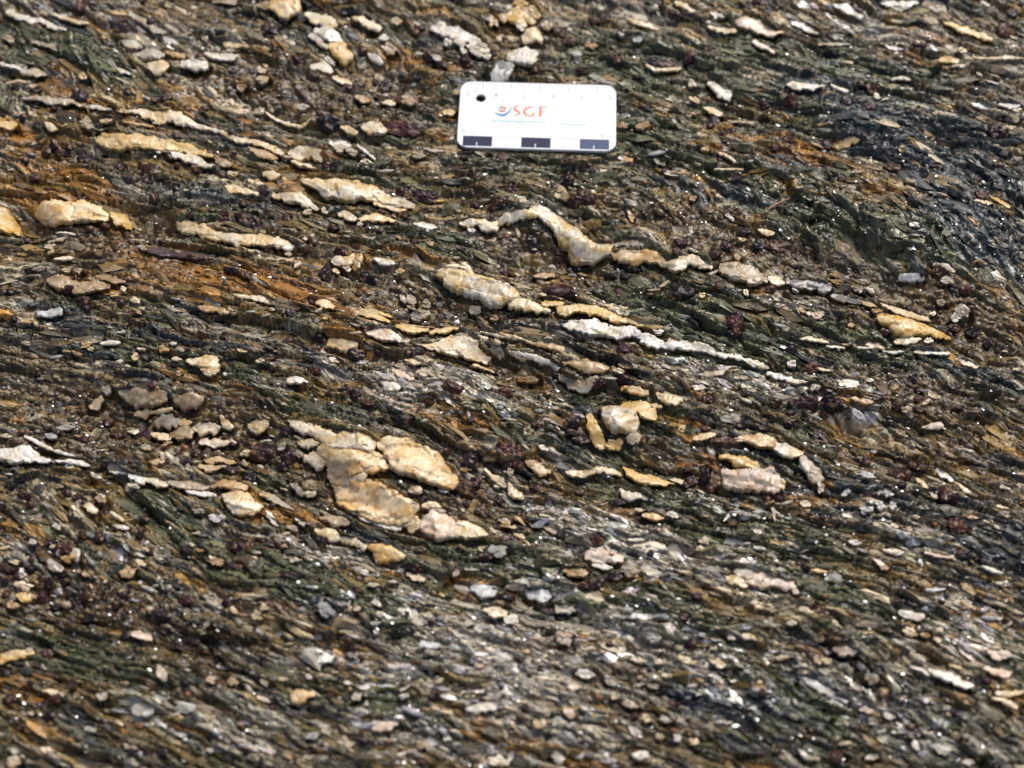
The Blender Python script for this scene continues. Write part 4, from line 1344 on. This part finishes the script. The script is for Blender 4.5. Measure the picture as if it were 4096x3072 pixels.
def chip(p, seed):
    """a pale patch: a few thin broken plates of quartz and mica, one over the other"""
    g = np.random.default_rng(5000 + seed)
    c = p[:, :2].mean(0); w_ = p[:, 2].mean()
    if len(p) > 1: q = p[-1, :2] - p[0, :2]; L = np.hypot(*q) / 2 + w_ * .7; q = q / (np.hypot(*q) + 1e-9)
    else: L = w_ * 1.2; q = np.array([math.cos(.32), math.sin(.32)])
    n = int(np.clip(L * w_ / 42, 3, 12)); K = 8
    U_, V_, H_, F_, I_, J_, R_ = [], [], [], [], [], [], []
    for k in range(n):
        if k == 0: ox, oy, a, b = 0, 0, L * .85, w_ * .85
        else:
            r, ph = math.sqrt(g.random()) * .78, g.uniform(0, 6.28); ox, oy = L * r * math.cos(ph), w_ * r * math.sin(ph)
            a = max(5, L * g.uniform(.25, .6)); b = max(3, min(a, w_ * g.uniform(.3, .7)))
        th = np.arange(K) * 2 * math.pi / K + g.uniform(-.3, .3, K); jr = g.uniform(.65, 1.25, K)
        x = np.append(ox + a * np.cos(th) * jr, ox); y = np.append(oy + b * np.sin(th) * jr, oy)
        su, sv = g.normal(0, .12), g.normal(.18, .16)
        top = (.0002 + .00035 * (k + 1) / n + .35 * min(.0016, w_ * PX)) * np.ones(K + 1) + ((x - ox) * su + (y - oy) * sv) * PX
        top[-1] += .08 * b * PX
        xb, yb = ox + (x[:K] - ox) * .9, oy + (y[:K] - oy) * .9
        x = np.append(x, xb); y = np.append(y, yb); h = np.append(top, top[:K] - g.uniform(.0006, .0016))
        m = 2 * K + 1; kk = np.arange(K); k2 = (kk + 1) % K
        F_.append(np.concatenate([np.stack([np.full(K, K), k2, kk], -1), np.stack([kk, k2, K + 1 + kk], -1), np.stack([k2, K + 1 + k2, K + 1 + kk], -1)]) + k * m)
        U_.append(c[0] + x * q[0] - y * q[1]); V_.append(c[1] + x * q[1] + y * q[0]); H_.append(h)
        I_.append(np.full(m, g.random(), np.float32)); J_.append(np.full(m, g.random(), np.float32)); R_.append(np.full(m, g.uniform(-.3, .5)))
    cat = np.concatenate
    return cat(U_), cat(V_), cat(H_), [cat(F_)], cat(I_), cat(J_), cat(R_)
def size(p):
    L = np.hypot(*np.diff(p[:, :2], axis=0).T).sum() if len(p) > 1 else p[0, 2]
    return (L + 2 * p[:, 2].mean()) * p[:, 2].mean()
longs = [q for q in LENSES if len(q[1]) >= 3]; shorts = sorted([q for q in LENSES if len(q[1]) < 3], key=lambda q: -size(q[1]))
LENSES.append(('k', np.array([[1190, 500, 32], [1280, 515, 40], [1400, 526, 38], [1550, 541, 34], [1700, 556, 18]]) * TS + np.array([0, 750, 0])))
longs.append(LENSES[-1])
rest = []
for i, (kind, p) in enumerate(longs + shorts):
    few = i >= len(longs) + 300
    u, v, h, f, ids, idb, rim = chip(p, i) if i >= len(longs) else body(p, i + 1, step=4.8 if i < len(longs) + 300 else 6, flat=.40, lift=.05 if i < len(longs) else -.1, lump=.55 if kind == 'k' else 1.0, few=i >= len(longs))
    c = lens_colour(kind, u, v, i + 1, ids, idb, rim)
    if i >= len(longs): c = c * (.62 + .3 * ((i * 37) % 100) / 100) * np.array([1, .97, .92])
    P3 = to_world(u, v, h)
    if few: rest.append((P3, f, c)); continue
    nm = {'s': 'smoky_quartz_lens', 'k': 'tourmaline_prism'}.get(kind, 'quartz_lens' if i < len(longs) else 'quartz_patch')
    o = add_mesh(nm, P3, f, M_GARNET if kind == 'k' else M_QUARTZ, rock, c, smooth_shade=i < len(longs))
def join(name, items, mat, parent, smooth_shade=True):
    vs, f3, f4, cs, off = [], [], [], [], 0
    for P3, fl, c in items:
        for f in fl: (f3 if f.shape[1] == 3 else f4).append(f + off)
        vs.append(P3); cs.append(c); off += len(P3)
    o = add_mesh(name, np.concatenate(vs), [np.concatenate(x) for x in (f4, f3) if x], mat, parent, np.concatenate(cs), smooth_shade)
    o['kind'] = 'stuff'
    return o
join('quartz_patches', rest, M_QUARTZ, rock, False)

# ------------------------------------------------------------------ garnets: faceted crystals
GPAL = np.array([[.026, .010, .011], [.038, .013, .012], [.016, .009, .011], [.042, .018, .011], [.024, .015, .017]])
garn = sorted(GARNETS, key=lambda g: -g[2] * g[3])
grest = []
for i, (x, y, a, b) in enumerate(garn):
    big = a > 22
    vv = crystal(ICO3 if big else ICO2, 1000 + i, 9 + i % 6); a *= 1.1; b *= 1.1
    if a > 1.3 * b or a > 20:             # a knot of grown-together crystals
        F1, F2, c, ox, oy = worley(vv[:, 0] * 2.6 + 7 * i, vv[:, 1] * 2.1 + 1.3 * vv[:, 2], 501)
        vv = vv * (1 + (.26 * (rnd(c, 1) - .5) + .30 * (.5 - F1) - .10 * (1 - smooth(0, .14, F2 - F1))))[:, None]
    rz = RNG.uniform(-.3, .3) + .25
    u = x + vv[:, 0] * a * math.cos(rz) - vv[:, 1] * b * math.sin(rz); v = y + vv[:, 0] * a * math.sin(rz) * .7 + vv[:, 1] * b * math.cos(rz)
    hb = min(.0035, .82 * b * PX * 1.1)
    h = vv[:, 2] * hb - .25 * hb + .0002
    cc_ = GPAL[i % 5] * RNG.uniform(.8, 1.35)
    n1 = fbm(u / 12, v / 9, 511, 2)[:, None]
    c = np.where(n1 > .42, np.array([[.20, .11, .06]]), cc_[None] * (1 + .5 * n1))
    P3 = to_world(u, v, h); f = F3 if big else F2_
    if i >= 300: grest.append((P3, [f], c)); continue
    add_mesh('garnet_crystal', P3, f, M_GARNET, rock, c, smooth_shade=False)

# ------------------------------------------------------------------ small grains, tiny garnets and mica glints nobody could count
def scatter(n, weight_fn):
    u = RNG.uniform(-150, 4250, n * 4); v = RNG.uniform(-150, 3220, n * 4)
    keep = RNG.random(n * 4) < np.clip(weight_fn(u, v), 0, 1)
    u, v = u[keep][:n], v[keep][:n]
    x, y = plane(u, v); a, b = card_frame(x, y)
    ok = (np.abs(a) > CARD_W / 2 + .001) | (np.abs(b) > CARD_H / 2 + .001)
    j = np.clip(np.searchsorted(VA, v), 0, nv - 1); i = np.clip(np.searchsorted(UA, u), 0, nu - 1)
    ok &= bed[j, i] < .3
    return u[ok], v[ok]
def specks(name, u, v, rad, stretch, flat, cols, mat, sink=.25, base_v=ICO1, base_f=F1_, tilt=None, flat_shade=True, up=.0):
    n = len(u); nv0 = len(base_v)
    jit = 1 + .45 * (RNG.random((n, nv0, 1)) - .5)
    B = base_v[None] * jit
    ang = np.radians(dip(u, v)) + RNG.normal(0, .35, n)
    rx = rad * stretch; ry = rad; rz = rad * flat
    L = np.stack([B[..., 0] * rx[:, None], B[..., 1] * ry[:, None], B[..., 2] * rz[:, None]], -1)
    if tilt is not None:
        tx, ty = tilt
        L[..., 2] += L[..., 0] * tx[:, None] + L[..., 1] * ty[:, None]
    c, s = np.cos(-ang)[:, None], np.sin(-ang)[:, None]
    x0, y0 = plane(u, v); z0 = rock_z(u, v)
    P3 = np.stack([x0[:, None] + L[..., 0] * c - L[..., 1] * s, y0[:, None] + L[..., 0] * s + L[..., 1] * c, z0[:, None] + rz[:, None] * (1 - 2 * sink) + L[..., 2] + up], -1)
    f = (base_f[None] + (np.arange(n) * nv0)[:, None, None]).reshape(-1, 3)
    o = add_mesh(name, P3.reshape(-1, 3), f, mat, rock, np.repeat(cols, nv0, 0), smooth_shade=not flat_shade)
    o['kind'] = 'stuff'
    return o
# sandy grains in the hollows and along the layers
u, v = scatter(2600, lambda u, v: .10 + 1.0 * blobs(u, v, Z_BROWN) + .25 * blobs(u, v, Z_PALE))
n = len(u); pick = RNG.random(n)[:, None]; c = np.where(pick < .3, np.array([[.46, .37, .25]]), np.where(pick < .62, np.array([[.26, .18, .09]]), np.where(pick < .85, np.array([[.38, .36, .33]]), np.array([[.24, .11, .04]])))) * RNG.uniform(.4, 1.0, (n, 1))
specks('sand_grains', u, v, RNG.gamma(3, .00012, n) + .00018, RNG.uniform(1.0, 1.8, n), RNG.uniform(.5, .9, n), c, M_GRAIN, sink=.5, flat_shade=False)
# flat pale slivers lying in the foliation
u, v = scatter(4000, lambda u, v: .06 + .8 * blobs(u, v, Z_PALE) + .1 * blobs(u, v, Z_RUST))
n = len(u); pick = RNG.random(n)[:, None]; c = np.where(pick < .4, np.array([[.50, .45, .37]]), np.where(pick < .7, np.array([[.46, .37, .24]]), np.array([[.36, .35, .34]]))) * RNG.uniform(.45, 1.05, (n, 1))
specks('quartz_slivers', u, v, RNG.gamma(2.0, .00013, n) + .00014, RNG.uniform(1.4, 4.2, n), RNG.uniform(.25, .4, n), c, M_GRAIN, sink=.52, flat_shade=False, up=RNG.normal(.0004, .0002, (n, 1)))
# dark mica books
u, v = scatter(1600, lambda u, v: .3 + .7 * blobs(u, v, Z_SLATE) + .4 * blobs(u, v, Z_GREEN))
n = len(u); c = np.array([[.030, .032, .026]]) * RNG.uniform(.5, 1.6, (n, 1))
specks('biotite_flakes', u, v, RNG.gamma(3, .00012, n) + .0002, RNG.uniform(1.2, 2.6, n), RNG.uniform(.12, .25, n), c, M_GARNET, sink=.2, up=.0003, tilt=(RNG.normal(0, .25, n), RNG.normal(0, .25, n)))
# glints of white mica
u, v = scatter(3000, lambda u, v: .35 + .55 * blobs(u, v, Z_SLATE) + .5 * blobs(u, v, Z_PALE) + .25 * blobs(u, v, Z_GREEN))
n = len(u); c = np.array([[.5, .5, .5]]) * RNG.uniform(.7, 1.1, (n, 1))
specks('mica_glints', u, v, RNG.gamma(2.5, .00007, n) + .0001, RNG.uniform(1.0, 1.8, n), RNG.uniform(.15, .35, n), c, M_MICA, sink=.1, up=RNG.normal(.0006, .0002, (n, 1)), tilt=(RNG.normal(0, .30, n), RNG.normal(.02, .28, n)))
# garnets too small to pick apart
u, v = scatter(500, lambda u, v: .35 + .5 * blobs(u, v, Z_BROWN))
n = len(u); c = GPAL[RNG.integers(0, 5, n)] * RNG.uniform(.8, 1.5, (n, 1))
x0, y0 = plane(u, v); R_ = RNG.gamma(4, .00016, n) + .0003
B = crystal(ICO2, 77, 14)
P3 = np.stack([x0[:, None] + B[None, :, 0] * R_[:, None], y0[:, None] + B[None, :, 1] * R_[:, None], rock_z(u, v)[:, None] - .1 * R_[:, None] + B[None, :, 2] * R_[:, None]], -1)
grest.append((P3.reshape(-1, 3), [(F2_[None] + (np.arange(n) * len(B))[:, None, None]).reshape(-1, 3)], np.repeat(c, len(B), 0)))
join('small_garnets', grest, M_GARNET, rock, smooth_shade=False)

# ------------------------------------------------------------------ the scale card
def thing(name, label, cat, group=None):
    o = bpy.data.objects.new(name, None); COL.objects.link(o); o['label'] = label; o['category'] = cat
    o.empty_display_size = .01
    if group: o['group'] = group
    return o
card = thing('scale_card', 'white plastic scale card with centimetre ruler, round hole and orange lettering', 'scale card')
card.location = (CARD_XY[0], CARD_XY[1], CARD_Z); card.rotation_euler = (0, 0, CARD_A)
M_CARD = plain('card_plastic', (.80, .82, .83), .45, .25, .012)
M_INK = plain('navy_ink', (.016, .022, .060), .5, .2, .15)
M_INK_SHEEN = plain('navy_ink_sheen', (.07, .09, .18), .5, .2, .10)  # same navy made paler: sky sheen on the last block, put into the colour
M_GREY = plain('grey_ink', (.34, .41, .43), .4, .4, .05)
M_PINK = plain('pink_ink', (.74, .52, .54), .4, .4, .03)
M_ORANGE = plain('orange_ink', (.76, .20, .08), .4, .4, .06)
M_BLUE = plain('blue_ink', (.008, .19, .48), .4, .4, .06)
M_CYAN = plain('teal_ink', (.10, .42, .48), .4, .4, .05)
M_LILAC = plain('pale_mark_ink', (.62, .64, .74), .4, .4, .03)
CMU = .01
def card_body():
    R, hole, hr = .0040, (-.0199, .0073), .00175
    out = []
    for cx, cy, a0 in ((CARD_W / 2 - R, CARD_H / 2 - R, 0), (-CARD_W / 2 + R, CARD_H / 2 - R, 90), (-CARD_W / 2 + R, -CARD_H / 2 + R, 180), (CARD_W / 2 - R, -CARD_H / 2 + R, 270)):
        for q in range(13):
            a = math.radians(a0 + 90 * q / 12); out.append((cx + R * math.cos(a), cy + R * math.sin(a)))
    inn = [(hole[0] + hr * math.cos(2 * math.pi * q / 40), hole[1] + hr * math.sin(2 * math.pi * q / 40)) for q in range(40)]
    bm = bmesh.new()
    ov = [bm.verts.new((x, y, CARD_T)) for x, y in out]; iv = [bm.verts.new((x, y, CARD_T)) for x, y in inn]
    es = [bm.edges.new((l[k], l[(k + 1) % len(l)])) for l in (ov, iv) for k in range(len(l))]
    fs = bmesh.ops.triangle_fill(bm, use_beauty=True, edges=es)['geom']
    faces = [g for g in fs if isinstance(g, bmesh.types.BMFace)]
    ext = bmesh.ops.extrude_face_region(bm, geom=faces)['geom']
    bmesh.ops.translate(bm, verts=[g for g in ext if isinstance(g, bmesh.types.BMVert)], vec=(0, 0, -CARD_T))
    bmesh.ops.recalc_face_normals(bm, faces=bm.faces)
    sharp = [e for e in bm.edges if len(e.link_faces) == 2 and e.calc_face_angle() > 1.2]
    bmesh.ops.bevel(bm, geom=sharp, offset=.00012, segments=2, affect='EDGES', profile=.6)
    me = bpy.data.meshes.new('card_body'); bm.to_mesh(me); bm.free(); me.materials.append(M_CARD)
    o = bpy.data.objects.new('card_body', me); COL.objects.link(o); o.parent = card
    return o
card_body()
LIFT = CARD_T + .00002
def sheet(name, pts, faces, mat, z=LIFT, parent=card):
    me = bpy.data.meshes.new(name); me.from_pydata([(x * CMU, y * CMU, z) for x, y in pts], [], faces); me.materials.append(mat)
    o = bpy.data.objects.new(name, me); COL.objects.link(o); o.parent = parent
    return o
def rect(name, x0, y0, x1, y1, mat, z=LIFT, parent=card):
    return sheet(name, [(x0, y0), (x1, y0), (x1, y1), (x0, y1)], [(0, 1, 2, 3)], mat, z, parent)
for q in range(51):                                     # ruler along the top edge
    x = -2.442 + q * .0997
    if q % 10 == 0: rect('centimetre_tick', x - .010, 1.11, x + .010, 1.462, M_PINK)
    elif q % 5 == 0: rect('half_tick', x - .013, 1.16, x + .013, 1.462, M_GREY)
    else: rect('millimetre_tick', x - .009, 1.295, x + .009, 1.462, M_GREY)
for q in range(5):                                      # black and white bar
    x = -2.518 + q * 1.0005
    if q % 2 == 0:
        b_ = rect('scale_block', x, -1.425, x + 1.0, -.99, M_INK if q < 4 else M_INK_SHEEN)
        rect('half_mark', x + .462, -1.438, x + .500, -1.255, M_LILAC, LIFT + .00002, b_)
    else:
        rect('bar_line', x, -1.010, x + 1.0, -.995, M_GREY); rect('half_mark', x + .474, -1.45, x + .490, -1.28, M_GREY)
rect('bar_line', -2.52, -1.447, 2.49, -1.439, M_GREY)
DG = None
def text(name, s, x0, x1, y0, mat, height=None):
    """printed words from x0 to x1 on the base line y0 (cm in the card's own frame)"""
    cu = bpy.data.curves.new(name, 'FONT'); cu.body = s; cu.size = 1; cu.resolution_u = 3
    t = bpy.data.objects.new(name, cu); COL.objects.link(t)
    me = bpy.data.meshes.new_from_object(t.evaluated_get(bpy.context.evaluated_depsgraph_get()))
    bpy.data.objects.remove(t); me.name = name
    co = np.zeros(len(me.vertices) * 3, np.float32); me.vertices.foreach_get('co', co); co = co.reshape(-1, 3)
    lo, hi = co.min(0), co.max(0)
    sx = (x1 - x0) / (hi[0] - lo[0]); sy = sx if height is None else height / hi[1]
    co[:, 0] = (co[:, 0] - lo[0]) * sx + x0; co[:, 1] = co[:, 1] * sy + y0
    co[:, :2] *= CMU; co[:, 2] = LIFT
    me.vertices.foreach_set('co', co.ravel()); me.materials.clear(); me.materials.append(mat)
    o = bpy.data.objects.new(name, me); COL.objects.link(o); o.parent = card
    return o
for q, xc in enumerate((-2.46, -1.463, -.478, .514, 1.509, 2.518)):
    wd = .075 if q == 1 else .112
    text('numeral', str(q), xc - wd / 2, xc + wd / 2, .808, M_GREY, .165)
text('unit_letters', 'CM', -2.281, -2.079, 1.02, M_CYAN, .085)
text('numeral', '0', -2.592, -2.474, -.888, M_GREY, .18); text('numeral', '5', 2.186, 2.302, -.921, M_GREY, .175)
text('unit_letters', 'CM', 2.36, 2.557, -.905, M_GREY, .09)
text('society_name', 'Soci\u00e9t\u00e9 g\u00e9ologique de France', -1.554, .281, -.325, M_CYAN, .10)
text('motto_line', 'des g\u00e9ologues au service de la soci\u00e9t\u00e9', -1.556, .269, -.452, M_PINK, .062)
text('web_address', 'www.geosoc.fr', .819, 1.751, -.385, M_CYAN, .085)
rect('address_rule', .686, -.215, 1.898, -.206, M_PINK); rect('address_rule', .692, -.468, 1.901, -.460, M_PINK)
def ribbon(name, pts, mat, z=LIFT, parent=card):
    """flat stroke along (x, y, width) points, smoothed"""
    p = np.array(pts, float); s = np.concatenate([[0], np.cumsum(np.hypot(*np.diff(p[:, :2], axis=0).T))])
    t = np.linspace(0, s[-1], 40); r = np.stack([np.interp(t, s, p[:, k]) for k in range(3)], 1)
    for _ in range(6): r[1:-1] = .25 * r[:-2] + .5 * r[1:-1] + .25 * r[2:]
    d = np.gradient(r[:, :2], axis=0); d /= np.hypot(d[:, 0], d[:, 1])[:, None]; nn = np.stack([-d[:, 1], d[:, 0]], 1) * r[:, 2:3] / 2
    a = r[:, :2] + nn; b = r[:, :2] - nn; k = len(r)
    return sheet(name, [tuple(q) for q in a] + [tuple(q) for q in b], [(i, i + 1, k + i + 1, k + i) for i in range(k - 1)], mat, z, parent)
ribbon('logo_letter_s', [(-.625, .405, .02), (-.70, .418, .05), (-.80, .36, .065), (-.815, .27, .08), (-.74, .20, .085), (-.64, .15, .085), (-.615, .08, .075), (-.66, .02, .06), (-.76, -.02, .04), (-.83, -.032, .02)], M_ORANGE)
ribbon('logo_letter_g', [(-.165, .40, .05), (-.26, .385, .06), (-.40, .32, .075), (-.475, .20, .085), (-.46, .08, .085), (-.37, -.005, .07), (-.25, -.022, .055), (-.150, -.018, .06), (-.142, .05, .075), (-.140, .13, .075)], M_ORANGE)
f_ = ribbon('logo_letter_f', [(.098, .425, .085), (.096, .2, .085), (.088, -.04, .10)], M_ORANGE)
rect('logo_letter_bar', .13, .385, .315, .425, M_ORANGE, LIFT + .00001, f_); rect('logo_letter_bar', .13, .165, .272, .198, M_ORANGE, LIFT + .00001, f_)
ribbon('logo_crescent', [(-1.50, .104, .005), (-1.42, .045, .045), (-1.32, -.012, .08), (-1.225, -.033, .098), (-1.12, -.01, .09), (-1.02, .08, .07), (-.95, .21, .045), (-.886, .423, .004)], M_BLUE)
def disc(name, cx, cy, r, a0, a1, r0, mat, z=LIFT, parent=card):
    k = 24; A = np.radians(np.linspace(a0, a1, k + 1))
    pts = [(cx + r * math.cos(a), cy + r * math.sin(a)) for a in A] + [(cx + r0 * math.cos(a), cy + r0 * math.sin(a)) for a in A]
    return sheet(name, pts, [(i, i + 1, k + 2 + i, k + 1 + i) for i in range(k)], mat, z, parent)
gl = disc('logo_globe', -1.232, .240, .138, 60, 250, .105, M_CYAN)
disc('globe_land', -1.215, .265, .125, -28, 62, .02, M_ORANGE, LIFT + .00001, gl)
disc('globe_land', -1.245, .195, .085, 195, 330, .01, M_ORANGE, LIFT + .00001, gl)
disc('globe_land', -1.235, .245, .07, 20, 300, .03, M_ORANGE, LIFT + .00002, gl)
disc('globe_sea', -1.232, .240, .138, 290, 335, .085, M_BLUE, LIFT + .00001, gl)
disc('globe_sea', -1.232, .240, .138, 75, 120, .09, M_BLUE, LIFT + .00003, gl)

# ------------------------------------------------------------------ loose bits lying on the rock
M_STALK = plain('dry_stalk', (.30, .15, .09), .5, .4, .3)
M_WOOD = plain('bleached_wood', (.46, .38, .30), .6, .3, .3)
def stick(name, label, cat, a, b, r, mat, bow=.0, sides=8, seg=14, ragged=.15, lift=.0006):
    """thin tapering stalk from photo spot a to b, resting on the rock"""
    g = np.random.default_rng(int(a[0]))
    t = np.linspace(0, 1, seg); uu = a[0] + (b[0] - a[0]) * t; vv = a[1] + (b[1] - a[1]) * t - bow * np.sin(math.pi * t)
    x, y = plane(uu, vv); h0 = max(rock_z(uu[:3], vv[:3])); h1 = max(rock_z(uu[-3:], vv[-3:]))
    z = h0 + (h1 - h0) * t; z += max(0, float((rock_z(uu, vv) - z).max())) + lift * .3 + r * .5
    d = np.stack([np.gradient(x), np.gradient(y), np.gradient(z)], 1); d /= np.linalg.norm(d, axis=1)[:, None]
    n1 = np.cross(d, [0, 0, 1]); n1 /= np.linalg.norm(n1, axis=1)[:, None]; n2 = np.cross(n1, d)
    A = np.arange(sides) * 2 * math.pi / sides
    rr = r * (1 - .45 * t)[:, None] * (1 + ragged * (g.random((seg, sides)) - .5))
    P3 = np.stack([x, y, z], 1)[:, None] + rr[..., None] * (np.cos(A)[None, :, None] * n1[:, None] + np.sin(A)[None, :, None] * n2[:, None] * .8)
    idx = np.arange(seg * sides).reshape(seg, sides)
    f4 = np.stack([idx[:-1], np.roll(idx[:-1], -1, 1), np.roll(idx[1:], -1, 1), idx[1:]], -1).reshape(-1, 4)
    P = np.concatenate([P3.reshape(-1, 3), P3[[0, -1]].mean(1)])
    c0 = np.stack([np.full(sides, seg * sides), np.roll(idx[0], -1), idx[0]], -1); c1 = np.stack([np.full(sides, seg * sides + 1), idx[-1], np.roll(idx[-1], -1)], -1)
    o = add_mesh(name, P, [f4, np.concatenate([c0, c1])], mat); o['label'] = label; o['category'] = cat
    return o
stick('dry_stalk', 'thick reddish dry grass stalk on green schist below the card', 'grass stalk', (3068, 850), (3160, 792), .00042, M_STALK, bow=4)
stick('dry_stalk', 'hair-thin tan grass stem slanting down beside the thicker reddish stalk', 'grass stalk', (3294, 785), (3352, 836), .00016, M_STALK, bow=-5)
stick('wood_splinter', 'pale wood splinter stuck beside a grey quartz block', 'splinter', (2836, 1098), (2888, 1066), .00075, M_WOOD, ragged=.7, sides=6, seg=9)
stick('root_fibre', 'fine white curling root fibre above a grey quartz pebble', 'fibre', (2080, 1096), (2108, 1090), .00012, M_WOOD, bow=14)
def pebble(u, v, r, rgb, label, seed):
    vv = crystal(ICO3, seed, 22); vv = vv * (1 + .05 * fbm(vv[:, 0] * 3, vv[:, 1] * 3 + vv[:, 2], seed, 2))[:, None]
    x, y = plane(u, v); z = float(rock_z(np.array([u]), np.array([v]))[0])
    P3 = np.stack([x + vv[:, 0] * r * 1.1, y + vv[:, 1] * r, z + r * .6 + vv[:, 2] * r * .8], -1)
    o = add_mesh('white_pebble', P3, F3, M_QUARTZ, None, np.tile(np.array(rgb), (len(P3), 1))); o['label'] = label; o['category'] = 'pebble'
pebble(1828, 1260, .00085, (.85, .84, .82), 'tiny round white pebble in dark schist at the centre of the face', 901)
pebble(3683, 2246, .0010, (.82, .80, .76), 'small oval white pebble on grey schist near the lower edge', 902)
pebble(1243, 1178, .00075, (.72, .66, .60), 'small cream pebble beside the orange stained patch', 903)
